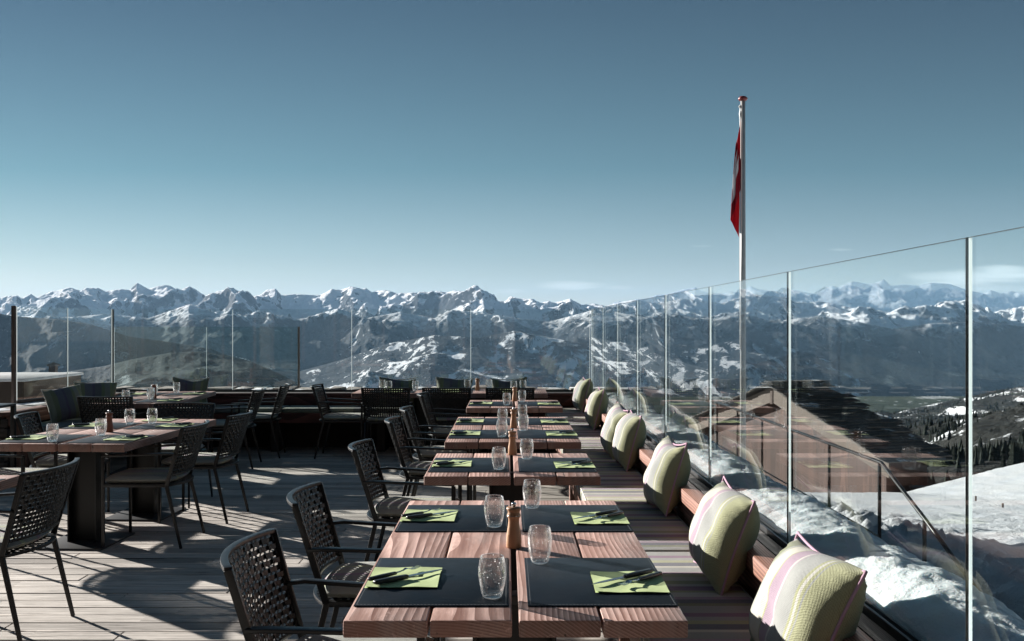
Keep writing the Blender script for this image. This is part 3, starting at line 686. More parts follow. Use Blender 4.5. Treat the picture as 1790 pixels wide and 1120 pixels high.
# benches
def stitched_box(name, x0, x1, y0, y1, z0, z1, mat, parent=None, r=.022):
    mb = MB(); mb.box(x0, x1, y0, y1, z0, z1); return link(name, mb.mesh(name, mat, bevel=r, seg=3), parent)
rb = thing('bench', 'long built-in timber bench along the right glass screen', 'bench')
mb = MB(); board_row(mb, 'y', -2.4, 12.2, 3.2, .47, .50, .34, .452, 11); link('front_board', mb.mesh('front_board', M['bench'], bevel=.004), rb)
mb = MB(); mb.box(.502, XB+.018, -2.4, 12.2, .42, .456); link('seat_board', mb.mesh('seat_board', M['bench']), rb)
for yy in (-1.9, .3, 2.4, 4.5, 6.0, 8.1, 10.0, 11.6):
    mb = MB(); mb.box(.52, .92, yy, yy+.10, 0, .418); link('leg', mb.mesh('leg', M['bench'], bevel=.004), rb)
rr = thing('bench', 'long dark built-in bench running under the rear glass screen', 'bench')
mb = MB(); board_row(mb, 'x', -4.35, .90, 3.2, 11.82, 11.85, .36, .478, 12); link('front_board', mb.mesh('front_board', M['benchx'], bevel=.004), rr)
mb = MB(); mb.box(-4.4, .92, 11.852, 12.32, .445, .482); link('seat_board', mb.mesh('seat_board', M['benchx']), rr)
for xx in (-4.2, -2.9, -1.6, -.3, .8):
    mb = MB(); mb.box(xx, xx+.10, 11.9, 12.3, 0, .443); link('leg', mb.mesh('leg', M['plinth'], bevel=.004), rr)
lb = thing('bench', 'built-in corner bench under the left parapet with grey cushion', 'bench')
mb = MB(); mb.box(-4.44, -4.41, 9.66, 11.8, .30, .478); link('front_board', mb.mesh('front_board', M['hut'], bevel=.004), lb)
mb = MB(); mb.box(-4.89, -4.442, 9.66, 11.85, .44, .482); link('seat_board', mb.mesh('seat_board', M['bench']), lb)
mb = MB(); mb.box(-4.88, -4.46, 9.68, 9.74, 0, .438); link('leg', mb.mesh('leg', M['bench']), lb)
segs = [-2.3, .55, 2.52, 4.41, 6.13, 8.15, 10.15, 12.1]
pl = ['behind the camera end of the bench', 'at the cut-off near end of the bench', 'beside the nearest bench-row table', 'between the nearest and second bench-row tables', 'beside the second bench-row table',
      'beside the third bench-row table', 'in front of the far corner of the bench']
for k in range(7):
    if segs[k+1] < .6: continue
    a, b = segs[k]+.006, segs[k+1]-.006
    t = thing('bench_cushion', 'striped seat cushion ' + pl[k], 'cushion', (.69, (a+b)/2, .457), 0, 'striped cushions along the right bench')
    c = stitched_box('pad', -.235, .232, (a-b)/2, (b-a)/2, 0, .07, M['benchcloth'], t)
    mb = MB()
    for zz in (.066,): mb.tube([(-.228, (a-b)/2+.012, zz), (-.228, (b-a)/2-.012, zz), (.226, (b-a)/2-.012, zz), (.226, (a-b)/2+.012, zz), (-.228, (a-b)/2+.012, zz)], .0042, 6)
    link('piping', mb.mesh('piping', M['pipedark'], smooth=True), t)
x = -4.35
for k, (a, b, s) in enumerate(((-4.38, -2.75, 'left of the lone side chair'), (-2.74, -1.0, 'behind the left half of the rear table'), (-.99, .44, 'behind the right half of the rear table'))):
    c = stitched_box('bench_cushion', a-(a+b)/2, b-(a+b)/2, -.24, .22, 0, .055, M['padgrey']); c.location = ((a+b)/2, 12.06, .483)
    tag(c, 'grey green seat cushion on the rear bench ' + s, 'cushion', 'grey cushions along the rear bench')
c = stitched_box('bench_cushion', -.21, .21, -1.0, 1.0, 0, .055, M['padgrey']); c.location = (-4.66, 10.72, .483)
tag(c, 'grey seat cushion on the short bench under two pillows', 'cushion')

# ------------------------------------------------------------ glass screens
def pane(w, h, t=.012):
    mb = MB(); x, y_, = w/2, t/2
    v = [(-x,-y_,0),(x,-y_,0),(x,y_,0),(-x,y_,0),(-x,-y_,h),(x,-y_,h),(x,y_,h),(-x,y_,h)]
    mb.add(v, [(0,1,5,4),(2,3,7,6)], 0); mb.add(v, [(0,3,2,1),(4,5,6,7)], 1); mb.add(v, [(1,2,6,5),(3,0,4,7)], 0)
    me = mb.mesh('pane', [M['pane'], M['edge'], M['glow']], fix=False); return me
def screen(label, p0, p1, n, base, top, posts=True, tint=None, group='glass screens round the terrace', rail=True, lead=1.0):
    p0 = Vector((*p0, 0)); p1 = Vector((*p1, 0)); dv = p1-p0; L = dv.length; a = math.atan2(dv.y, dv.x); w = L/n
    t = thing('glass_screen', label, 'glass screen', (p0.x, p0.y, 0), a, group)
    H = top-base; me = pane(w-.006, H)
    if tint: me.materials[0] = tint
    for i in range(n):
        link('pane', me, t, ((i+.5)*w, 0, base))
    if rail:
        for s in (-1, 1):
            mb = MB(); mb.box(0, L, s*.0125-.005 if s > 0 else -.0175, .0175 if s > 0 else -.0075, LED-.03, LED+.018); link('rail', mb.mesh('rail', M['seal'], bevel=.002), t)
    if posts:
        mb1 = MB(); mb1.box(-.0045 if abs(a) > .5 else -.0005, .003, -.0095, -.0005, base, top-.001); mb1.m[2 if abs(a) < .5 else 5] = 1; m1 = mb1.mesh('joint_strip', [M['pane'], M['glow']], fix=False)
        for i in range(n+1): link('joint_strip', m1, t, (i*w, 0, 0))
        mb0 = MB(); mb0.box(-.0045, -.0033, .0, .006, base, top); m0 = mb0.mesh('joint_seal', M['seal'])
        for i in range(n+1): link('joint_seal', m0, t, (i*w, 0, 0))
    return t
TOP = 1.757
screen('clear glass screen running along the right side past the flagpole', (XF, 2.32-1.477*3), (XF, 2.32+1.477*7-.05), 10, LED-.02, TOP)
screen('clear glass screen along the rear edge before the mountains', (-5.12, YR), (XF-.02, YR), 4, LED-.02, TOP)
screen('short clear glass screen angled round the left rear corner', (-5.50, 10.9), (-5.14, YR-.02), 2, LED-.02, TOP)
mb = MB(); mb.box(-.018, .018, -.018, .018, LED-.05, TOP+.01)
o = link('screen_post', mb.mesh('screen_post', M['post'], bevel=.003)); o.location = (-5.52, 10.87, 0); tag(o, 'brown metal end post of the short left glass screen', 'post')
mb = MB(); mb.box(-.011, .011, -.011, .011, LED-.05, TOP); o = link('screen_post', mb.mesh('screen_post', M['seal'], bevel=.002)); o.location = (-5.13, YR, 0)
tag(o, 'black corner post where left and rear screens meet', 'post')
# added lower screen standing in for a fence reflection in the rear glass
t2 = screen('lower greenish glass screen standing in for a fence reflection in the rear glass', (-6.95, 17.2), (-3.69, 17.2), 2, -1.0, 1.55-2.9*17.2/F, True, M['tinted'], None, False)
mb = MB(); mb.box(-.017, .017, -.017, .017, -1.2, 1.55-2.9*17.2/F); link('end_post', mb.mesh('end_post', M['fascia'], bevel=.003), t2, (3.26, 0, 0))
mb = MB(); mb.box(-7.4, -2.6, 15.6, 18.5, -1.4, -1.0); tag(link('lower_screen_slab', mb.mesh('lower_screen_slab', M['concrete'])), None, None, None, 'structure')

# timber box building beyond the left parapet
bx = thing('timber_shed', 'low timber clad shed with a pale flat roof left of the terrace', 'shed', (0,0,0))
mb = MB(); mb.box(-13.5, -8.97, 18.04, 20.46, -2.5, .50); link('wall', mb.mesh('wall', M['crate'], bevel=.01), bx)
mb = MB(); mb.box(-13.6, -8.93, 18.0, 20.5, .503, .555); link('roof', mb.mesh('roof', M['concrete'], bevel=.008), bx)
ch = thing('chimney', 'small dark chimney standing behind the pale flat roof', 'chimney', (-9.9, 21.2, 0))
mb = MB(); mb.box(-.07, .07, -.07, .07, -2.5, .66); link('stack', mb.mesh('stack', M['crate'], bevel=.01), ch)
mb = MB(); mb.add([(-.10,-.10,.662),(.10,-.10,.662),(.10,.10,.662),(-.10,.10,.662),(-.10,-.10,.69),(.10,-.10,.69),(.10,.10,.69),(-.10,.10,.69),(0,-.02,.74),(0,.02,.74)], [(0,3,2,1),(0,1,5,4),(1,2,6,5),(2,3,7,6),(3,0,4,7),(4,5,8),(5,6,9,8),(6,7,9),(7,4,8,9)])
link('cap', mb.mesh('cap', M['wallstone']), ch)
# stone roof showing over the rear parapet
sr = thing('stone_roof', 'snow dusted stone roof showing above the rear parapet', 'roof', (-4.75, 19.5, 0))
mb = MB(); r = random.Random(21)
for k in range(34):
    x0 = -.75 + r.random()*1.9; hh = 1.55-112*19.5/F - .10 + r.random()*.06; tz = hh - max(0, x0-.4)*.11 - .02*k/34
    w = r.uniform(.2, .45); mb.box(x0, x0+w, -.3+r.random()*.3, .8, tz, tz+r.uniform(.02, .045))
link('slabs', mb.mesh('slabs', M['stone'], bevel=.01), sr)
mb = MB(); mb.box(-.7, 1.1, -.2, .7, -2.6, 1.55-112*19.5/F-.13); link('wall', mb.mesh('wall', M['wallstone']), sr)

# hut below the right screen
ux, uy = .92/3.014, -2.87/3.014           # along the gable (towards the near eave)
vx, vy = .952, .305                        # along the ridge
hut = thing('hut', 'low timber chalet with stone slab roof beyond the right screen', 'hut', (9.24, 34.0, -1.55), math.atan2(uy, ux))
hut.scale = (2, 2, 2)
# local x along gable, local y along ridge (v is +90 deg from u)
pz, dr, hw = .47, .93, 3.014
mb = MB()
for s in (-1, 1):
    for (t0, t1) in ((0, 1),):
        mb.add([(0, .0, pz), (s*hw, .0, pz-dr), (s*hw, .0, pz-dr-.22), (0, .0, pz-.26), (0, .035, pz), (s*hw, .035, pz-dr), (s*hw, .035, pz-dr-.22), (0, .035, pz-.26)],
               [(0,1,2,3),(7,6,5,4),(0,4,5,1),(3,2,6,7),(1,5,6,2),(0,3,7,4)])
o = link('fascia', mb.mesh('fascia', M['fascia'], bevel=.004), hut)
mb = MB(); mb.add([(-hw+.25,.16,-2.6),(hw-.25,.16,-2.6),(hw-.25,.16,pz-dr+.06),(0,.16,pz-.02),(-hw+.25,.16,pz-dr+.06),(-hw+.25,.9,-2.6),(hw-.25,.9,-2.6),(hw-.25,.9,pz-dr+.06),(0,.9,pz-.02),(-hw+.25,.9,pz-dr+.06)],
    [(0,1,2,3,4),(9,8,7,6,5),(0,5,6,1),(1,6,7,2),(2,7,8,3),(3,8,9,4),(4,9,5,0)]); link('wall', mb.mesh('wall', M['hut']), hut)
mb = MB(); r = random.Random(31); pitch = math.atan2(dr, hw); LR = math.hypot(dr, hw)+.10
for s in (-1, 1):
    n = 32
    for i in range(n):
        a = LR - (i+1)*LR/n*1.0          # distance down from the ridge of the slab's upper end
        yy = -.10 - r.random()*.05
        while yy < .95:
            w = r.uniform(.16, .42); ext = r.uniform(0, .03); th = r.uniform(.010, .020)
            d0, d1 = max(0, a-.08), a + LR/n + ext
            lift0, lift1 = .01, .036
            def P(dd, yyy, up): return (s*(dd*math.cos(pitch)+up*math.sin(pitch)), yyy, pz+.02 - dd*math.sin(pitch)+up*math.cos(pitch))
            y1 = yy+w-.008
            vs = [P(d0,yy,lift0),P(d1,yy,lift1),P(d1,y1,lift1),P(d0,y1,lift0),P(d0,yy,lift0+th),P(d1,yy,lift1+th),P(d1,y1,lift1+th),P(d0,y1,lift0+th)]
            mb.add(vs, [(0,1,2,3),(4,7,6,5),(0,4,5,1),(1,5,6,2),(2,6,7,3),(3,7,4,0)]); yy += w
link('roof', mb.mesh('roof', M['slab'], bevel=.005, seg=1), hut)
mb = MB()
for k in range(9):
    yy = -.10 + k*.13; mb.box(-.22+r.uniform(-.03,.03), .22+r.uniform(-.03,.03), yy, yy+.12, pz+.045, pz+.062+r.uniform(0,.018))
for k in range(6): mb.box(-.13, .13, -.08+k*.2, .10+k*.2, pz+.082, pz+.10)
link('ridge_stones', mb.mesh('ridge_stones', M['slab'], bevel=.006, seg=1), hut)
mb = MB(); mb.box(-.04,.04,-.012,-.002,pz-.30,pz-.01); link('ridge_batten', mb.mesh('ridge_batten', M['post']), hut)

# flagpole
fp = thing('flagpole', 'tall grey flagpole with a dark red round cap beyond the screen', 'flagpole', (3.39, 14.0, 0))
mb = MB(); mb.tube([(0,0,gz(3.39,14)-.3),(0,0,2),(0,0,4.80)], [.045,.040,.033], 16); link('pole', mb.mesh('pole', M['pole'], smooth=True), fp)
mb = MB(); mb.lathe([(.0,-.035),(.05,-.03),(.066,-.008),(.066,.006),(.045,.028),(.015,.038),(0,.039)], 20, (0,0,4.81)); link('cap', mb.mesh('cap', M['knobred'], smooth=True), fp)
mb = MB(); mb.tube([(-.046,-.01,4.72),(-.05,-.012,3),(-.047,-.01,1.2)], .004, 6); link('halyard', mb.mesh('halyard', M['pole']), fp)
mb = MB(); mb.lathe([(.012,-.02),(.02,0),(.012,.02)], 8, (-.045,-.012,4.69)); mb.lathe([(.008,-.05),(.013,0),(.008,.05)], 8, (-.045,-.012,4.58)); link('pulley', mb.mesh('pulley', M['pole']), fp)
# unseen restaurant behind the camera, added with its awning to block sky light
sky_block = thing('sky_blocking_lodge', 'unseen restaurant building with awning added behind the camera to block sky light', 'building', (0, 0, 0))
mb = MB(); mb.box(-13, 5.5, -9.5, -3.2, -1.5, 5.4); mb.box(5.6, 6.4, -9.5, -3.4, -1.5, 5.2); link('wall', mb.mesh('wall', M['wallstone']), sky_block)
mb = MB(); mb.box(-13.5, 6.9, -10, -.35, 3.05, 3.2); mb.box(-13.5, 6.9, -10, -3.0, 5.42, 5.6); link('roof', mb.mesh('roof', M['hut']), sky_block)  # lower slab is an awning added against light from overhead
for k in range(7):
    x0 = -11.6 + k*2.35
    mb = MB()
    for (a, b, c_, d_) in ((x0, x0+.08, .1, 2.4), (x0+1.82, x0+1.9, .1, 2.4), (x0+.08, x0+1.82, .1, .2), (x0+.08, x0+1.82, 2.3, 2.4), (x0+.9, x0+.97, .2, 2.3)): mb.box(a, b, -3.19, -3.12, c_, d_)
    wd = link('window', mb.mesh('window', M['hut']), sky_block)
    mb = MB(); mb.box(x0+.08, x0+1.82, -3.185, -3.165, .2, 2.3); link('pane', mb.mesh('pane', M['darkpane']), wd)
# limp flag: a rectangle gathered into hanging folds
def flag():
    NU, NV = 60, 70; vs = []; mats = []
    def P(u, v):
        # u from hoist (0) to fly (1), v from top (0) to bottom (1)
        z = 4.54 - v*1.05 - u*(.62+.06*v)
        h = (4.50-z)/1.70; w = .022 + .145*max(0, h)**.6
        if u < .62: f = u/.62; yy = -.055*math.sin(math.pi*f*.8)
        else: f = 1-.95*(u-.62)/.38; yy = -.032+.07*(u-.62)/.38
        yy *= (.4+.9*h); rip = .009*math.sin(u*26+v*2.0)*(.3+h)
        return (-.036 - w*f*.98 + rip*.5 - .006*v, -.012 + yy + rip, z + .012*math.sin(u*9))
    mb = MB()
    mb.grid(P, NU, NV)
    mats = []
    for i in range(NU):
        for j in range(NV):
            u, v = (i+.5)/NU, (j+.5)/NV
            mats.append(1 if (abs(u-.5) < .30 and abs(v-.5) < .10) or (abs(v-.5) < .30 and abs(u-.5) < .10) else 0)
    mb.m = mats
    me = mb.mesh('flag', [M['red'], M['white']], smooth=True, fix=False); return me
fl = thing('flag', 'limp red flag with a white cross hanging on the flagpole', 'flag', (3.39, 14.0, 0))
fo = link('cloth', flag(), fl); sm = fo.modifiers.new('thickness', 'SOLIDIFY'); sm.thickness = .003

# stair railing outside the right screen
ra = thing('stair_railing', 'thin black metal stair railing on thin posts outside the right screen', 'railing', (0,0,0))
RX = 2.2; path = [(RX, 11.5, .74), (RX, 5.72, .74), (RX, 5.13, .53), (RX, 4.53, .30), (RX+.0, 4.50, .12)]
mb = MB(); mb.tube(path, .0115, 8); link('handrail', mb.mesh('handrail', M['black'], smooth=True), ra)
mb0 = MB(); mb0.box(-.008,.008,-.008,.008,0,1.0); pm = mb0.mesh('post', M['black'])
for (yy, zt) in ((5.75,.735),(6.65,.735),(7.52,.735),(8.4,.735),(9.3,.735),(10.2,.735),(5.13,.52),(4.49,.24)):
    o = link('post', pm, ra, (RX, yy, zt-1.35)); o.scale = (1,1,1.35)
mb = MB(); mb.tube([(RX, 11.5, .30), (RX, 5.75, .30)], .006, 6); link('wire', mb.mesh('wire', M['black']), ra)
# snow stakes in the field
for k, (px_, py_, yy, h, lab) in enumerate(((1705, 884, 21, .13, 'short dark stake in the snow field nearer the glass joint'), (1752, 900, 18, .11, 'short dark stake in the snow field, the right one'))):
    X = (px_-HX)/F*yy; mb = MB(); mb.tube([(0,0,-.5),(.01,0,h)], [.022,.02], 7); o = link('snow_stake', mb.mesh('snow_stake', M['post'])); o.location = (X, yy, gz(X, yy)); tag(o, lab, 'stake', 'stakes in the snow field')
# drift of icy snow lying against the outside of the screen
def drift():
    mb = MB(); y0, y1 = 1.2, 11.8
    rs = np.random.default_rng(2)
    def fn(a, b):
        y = y0 + (y1-y0)*a; s = b
        wd = .46 + .03*math.sin(y*1.9+.5) + .02*math.sin(y*4.3+1)
        hh = .066 + .014*math.sin(y*2.3+1.2) + .006*math.sin(y*5.1)
        xx = XF+.035 + wd*s
        n = float(fbm(np.array([xx*7.0]), np.array([y*5.2]), 5, 31, .62)[0]); n2 = float(fbm(np.array([xx*1.7]), np.array([y*1.5]), 2, 37)[0])
        prof = (math.sin(math.pi*min(1, s*1.15))**.55 if s < .87 else 0)
        z = LED-.035 + max(-.01, hh*(.15+prof)*(1+.35*n2) + .023*n*(.4+prof))
        if s > .8: z -= (s-.8)**1.2*2.6
        return (xx, y, z)
    mb.grid(fn, 700, 34)
    return mb.mesh('snow_drift', M['icysnow'], smooth=True)
o = link('snow_drift', drift()); tag(o, 'icy snow drift lying on the ledge outside the right glass', 'snow', None, 'stuff')
# ------------------------------------------------------------ furniture builders
def tabletop_meshes(W, L, T, n=4):
    """n thick planks side by side, plus a dark bearer frame; origin at the front edge centre, top at .75"""
    pw = W/n; mb = MB(); r = random.Random(int(L*100))
    for i in range(n):
        g = .0035 if i in (1, n-2) or n < 4 else .0035
        a, b = -W/2+i*pw+g, -W/2+(i+1)*pw-g
        if i == n//2-1: b -= .006
        if i == n//2: a += .006
        mb.box(a, b, r.uniform(-.002,.004), L-r.uniform(-.002,.004), .75-T, .75)
    return mb.mesh('tabletop', M['table'], bevel=.006, seg=2)
def make_table(label, cx, y0, W, L, T=.048, rz=0, peds=(.42, 1.34), group='thick larch plank tables', pw=.21):
    t = thing('table', label, 'table', (cx, y0, 0), rz, group)
    link('tabletop', tabletop_meshes(W, L, T), t)
    for p in peds:
        mb = MB(); a = pw/2
        mb.box(-a, a, p-.012, p+.012, .012, .745-T); mb.box(-a, -a+.012, p-.07, p+.07, .012, .745-T); mb.box(a-.012, a, p-.07, p+.07, .012, .745-T)
        mb.box(-.32, .32, p-.03, p+.03, .72-T, .75-T-.001)
        link('pedestal', mb.mesh('pedestal', M['ped'], bevel=.002), t)
        mb = MB(); mb.box(-.235, .235, p-.27, p+.27, .001, .013); link('foot_plate', mb.mesh('foot_plate', M['plate'], bevel=.002), t)
    return t

def make_chair():
    c = thing('chair', 'black woven metal armchair', 'chair')
    HWb, HWt = .245, .272
    def up(z):                       # rear upright line
        f = (z-.44)/.395; return -.20 - .115*f
    def hw(z): return HWb + (HWt-HWb)*max(0, min(1, (z-.44)/.395))
    for s in (-1, 1):
        mb = MB(); mb.bar([(-.195, s*HWb, .44), (-.30, s*(HWb+.012), 0)], .017, .026, (0,1,0), taper=[1,.75]); link('leg', mb.mesh('leg', M['black'], bevel=.003), c)
    for s in (-1, 1):
        mb = MB(); mb.bar([(.245, s*HWb, .632), (.245, s*HWb, .44), (.245, s*HWb, 0)], .017, .024, (0,1,0), taper=[1,1,.8]); link('leg', mb.mesh('leg', M['black'], bevel=.003), c)
    for s in (-1, 1):
        xr = up(.66)
        mb = MB(); mb.bar([(xr, s*hw(.66), .655), (xr+.06, s*(hw(.66)+.012), .660), (xr+.16, s*(HWb+.018), .655), (.10, s*(HWb+.004), .645), (.252, s*HWb, .640)], .034, .014, (0,1,0))
        link('armrest', mb.mesh('armrest', M['black'], bevel=.004), c)
    mb = MB()
    for s in (-1, 1): mb.bar([(up(.44)+.005, s*hw(.44), .43), (up(.66), s*hw(.66), .66), (up(.835), s*hw(.835), .835)], .016, .026, (0,1,0))
    def bulge(z): return .045 + .022*max(0, (z-.5)/.33)
    def arc(z, extra=0): return [(up(z) - bulge(z)*(1-(k/8-1)**2) + extra, hw(z)*(k/8-1), z) for k in range(17)]
    mb.bar(arc(.835), .014, .024, (0,0,1)); mb.bar(arc(.505), .014, .018, (0,0,1))
    link('back_frame', mb.mesh('back_frame', M['black'], bevel=.002), c)
    # woven back
    mb = MB(); NVt, NH = 20, 13; z0, z1 = .515, .822; amp = .0035
    def S(a, z, off): 
        return (up(z) - bulge(z)*(1-a*a) + off, a*(hw(z)-.004), z)
    cols = [-1 + (2*(i+.5))/NVt for i in range(NVt)]; rows = [z0+(z1-z0)*(j+.5)/NH for j in range(NH)]
    pitch = .5/NVt; wv = .0178; wh = .0172; th = .0018
    def ribbon(pts, wvec):
        o = len(mb.v); n = len(pts)
        for p in pts:
            for (q, t_) in ((-1,-1),(1,-1),(1,1),(-1,1)): mb.v.append((p[0]+t_*th/2+wvec[0]*q/2, p[1]+wvec[1]*q/2, p[2]+wvec[2]*q/2))
        fs = [(o+4*i+j, o+4*i+(j+1)%4, o+4*i+4+(j+1)%4, o+4*i+4+j) for i in range(n-1) for j in range(4)]; mb.f += fs; mb.m += [0]*len(fs)
    for i, a in enumerate(cols):
        pts = [S(a, z0-.006, 0)]
        for j, z in enumerate(rows):
            sg = amp if (i+j) % 2 else -amp
            pts += [S(a, z-.005, sg*.9), S(a, z+.005, sg*.9)]
        pts.append(S(a, z1+.006, 0)); ribbon(pts, (0, wv, 0))
    for j, z in enumerate(rows):
        pts = [S(-1, z, 0)]
        for i, a in enumerate(cols):
            sg = -amp if (i+j) % 2 else amp; da = .011
            pts += [S(a-da, z, sg*.9), S(a+da, z, sg*.9)]
        pts.append(S(1, z, 0)); ribbon(pts, (.0035*-1, 0, wh))
    link('woven_back', mb.mesh('woven_back', M['weave']), c)
    mb = MB()
    for s in (-1, 1): mb.bar([(.25, s*HWb, .435), (-.20, s*HWb, .435)], .016, .022, (0,1,0))
    mb.bar([(.245, -HWb, .435), (.245, HWb, .435)], .016, .022, (1,0,0))
    mb.bar([(-.20-.075*(1-(k/8-1)**2), HWb*(k/8-1), .435) for k in range(17)], .014, .022, (0,0,1))
    link('seat_frame', mb.mesh('seat_frame', M['black'], bevel=.002), c)
    mb = MB()
    for k in range(14):
        x = .23 - .033*k; mb.box(x-.010, x+.010, -HWb, HWb, .440, .442)
    for k in range(13):
        y = -.222+.037*k; xe = -.20-.07*(1-(y/HWb)**2); mb.box(xe, .24, y-.011, y+.011, .443, .445)
    link('woven_seat', mb.mesh('woven_seat', M['weave']), c)
    # seat pad
    mb = MB(); NX, NY = 22, 22
    def pad(sg):
        def fn(a, b):
            u, v = 2*a-1, 2*b-1
            rx = .235*u*(1-.03*v*v); ry = .235*v*(1-.03*u*u)
            if u < 0: rx -= .03*(1-v*v)*(-u)
            h = .5*.046*((1-u**10)*(1-v**10))**.28*(1+.10*math.cos(u*1.2)*math.cos(v*1.2))
            return (rx+.02, ry, .472+sg*h)
        return fn
    mb.grid(pad(1), NX, NY); mb.grid(pad(-1), NX, NY)
    link('seat_pad', mb.mesh('seat_pad', M['seatpad'], smooth=True), c)
    return c

def glass_mesh():
    o = [(0,0),(.024,0),(.0275,.002),(.031,.012),(.0375,.040),(.0410,.066),(.0405,.088),(.0370,.108),(.0345,.119),(.0338,.1205),(.0329,.1200)]
    i = [(.0338,.108),(.0378,.088),(.0382,.066),(.0350,.042),(.029,.018),(.024,.0125),(0,.0115)]
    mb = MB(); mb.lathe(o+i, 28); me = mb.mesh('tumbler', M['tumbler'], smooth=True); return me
GL = glass_mesh()
def tumbler(label, x, y, z=.75, s=1.0, group='clear bubble glass tumblers on the tables'):
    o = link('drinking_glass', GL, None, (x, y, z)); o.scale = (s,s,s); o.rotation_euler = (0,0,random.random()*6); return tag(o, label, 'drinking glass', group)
def make_mill(body='beech'):
    t = thing('pepper_mill', 'small turned wooden pepper mill', 'pepper mill')
    mb = MB(); mb.lathe([(0,0),(.0255,0),(.0275,.003),(.0275,.028),(.0265,.045),(.0225,.070),(.0195,.092),(.0200,.104),(.0235,.1105),(.0250,.1125),(.0250,.1140)], 28); link('body', mb.mesh('body', M[body], smooth=True), t)
    mb = MB(); mb.lathe([(.0235,.1142),(.0245,.1160)], 28); link('ring', mb.mesh('ring', M['steel'], smooth=True), t)
    mb = MB(); mb.lathe([(.0248,.1162),(.0250,.1175),(.0215,.124),(.0220,.131),(.0268,.1385),(.0262,.1435),(.012,.1455),(0,.146)], 28); link('head', mb.mesh('head', M[body], smooth=True), t)
    mb = MB(); mb.lathe([(.006,.1458),(.005,.149),(.009,.1525),(.0098,.157),(.0075,.1615),(0,.163)], 16); link('knob', mb.mesh('knob', M['steel'], smooth=True), t)
    return t
def placemat(label, x0, x1, y0, y1, z=.75, rz=0, origin=(0,0)):
    """flat stitched leather sheet; given in table coordinates"""
    W, L = x1-x0, y1-y0
    t = thing('placemat', label, 'placemat', (0,0,0), 0, 'dark leather placemats')
    mb = MB(); mb.box(-W/2, W/2, -L/2, L/2, 0, .0035); link('leather_sheet', mb.mesh('leather_sheet', M['leather'], bevel=.0015), t)
    mb = MB(); e = .008
    def run(p, q):
        p, q = Vector(p), Vector(q); n = int((q-p).length/.010); dv = (q-p)/n
        for k in range(n):
            a = p+dv*k; b = a+dv*.62; s = dv.cross(Vector((0,0,1))).normalized()*.0009
            mb.add([a-s, b-s, b+s, a+s], [(0,1,2,3)])
    z_ = .0039; c = [(-W/2+e,-L/2+e,z_),(W/2-e,-L/2+e,z_),(W/2-e,L/2-e,z_),(-W/2+e,L/2-e,z_)]
    for k in range(4): run(c[k], c[(k+1)%4])
    link('stitching', mb.mesh('stitching', M['stitch'], fix=False), t)
    t.location = (origin[0]+math.cos(rz)*((x0+x1)/2)-math.sin(rz)*((y0+y1)/2), origin[1]+math.sin(rz)*((x0+x1)/2)+math.cos(rz)*((y0+y1)/2), z+.0006)
    t.rotation_euler = (0,0,rz); return t
def napkin_mesh():
    mb = MB(); r = np.random.default_rng(8)
    def lay(z0, w, l, sx):
        def fn(a, b):
            x, y = (a-.5)*w, (b-.5)*l
            e = max(abs(2*a-1), abs(2*b-1))
            z = z0 + .0016*math.sin(9*a+sx)*math.sin(7*b+1)*1.0 + .0026*max(0, e-.75)**1*(1+math.sin(5*a+4*b+sx))
            return (x, y, z)
        return fn
    for k, (z0, w, l) in enumerate(((.0020,.222,.240),(.0032,.220,.2385),(.0044,.218,.237))): mb.grid(lay(z0, w, l, k), 16, 16)
    o = len(mb.v); me = mb.mesh('napkin', M['napkin'], smooth=True, fix=False); return me
NAP = napkin_mesh()
def make_knife():
    t = thing('knife', 'table knife with black handle', 'knife')
    mb = MB(); mb.bar([(-.125,0,.009),(-.12,0,.009),(-.06,0,.0085),(-.005,0,.008),(0,0,.008)], .017, .013, (0,1,0), taper=[.7,1,1.05,.9,.7]); link('handle', mb.mesh('handle', M['handle'], bevel=.004, seg=3), t)
    mb = MB(); n = 14; up = []; 
    for k in range(n+1):
        x = .0 + .135*k/n; w = .0088*(1-(k/n)**3.2); y1 = w; y0 = -.0085*(1-.15*(k/n)) if k < n else 0
        y0 = -.0085 + .0085*(k/n)**5
        for (yy, zz) in ((y0,.0082),(y1,.0082),(y1*.98,.0068),(y0,.0062)): mb.v.append((x, yy, zz))
    fs = [(4*i+j, 4*i+(j+1)%4, 4*i+4+(j+1)%4, 4*i+4+j) for i in range(n) for j in range(4)] + [(0,1,2,3)]; mb.f += fs; mb.m += [0]*len(fs)
    link('blade', mb.mesh('blade', M['blade']), t); return t
def make_fork():
    t = thing('fork', 'table fork with black handle', 'fork')
    mb = MB(); mb.bar([(-.115,0,.009),(-.11,0,.009),(-.055,0,.0085),(-.005,0,.008),(0,0,.008)], .014, .011, (0,1,0), taper=[.7,1,1.05,.85,.6]); link('handle', mb.mesh('handle', M['handle'], bevel=.0035, seg=3), t)
    mb = MB(); mb.tube([(-.004,0,.008),(.012,0,.0085),(.03,0,.011)], [.0035,.0028,.0025], 8)
    mb.grid(lambda a, b: (.028+.028*a, (b-.5)*.020*(.35+.65*math.sin(a*1.57)), .0105+.004*math.sin(a*3.1)-.003*(1-(2*b-1)**2)), 6, 6)
    for k in range(4):
        y = -.0085+.00567*k; mb.bar([(.055,y,.0105),(.070,y,.0085),(.086,y,.0095),(.098,y*.95,.0135)], .0027, .0018, (0,1,0), taper=[1,1,.9,.5])
    link('head', mb.mesh('head', M['steel'], smooth=False), t); return t
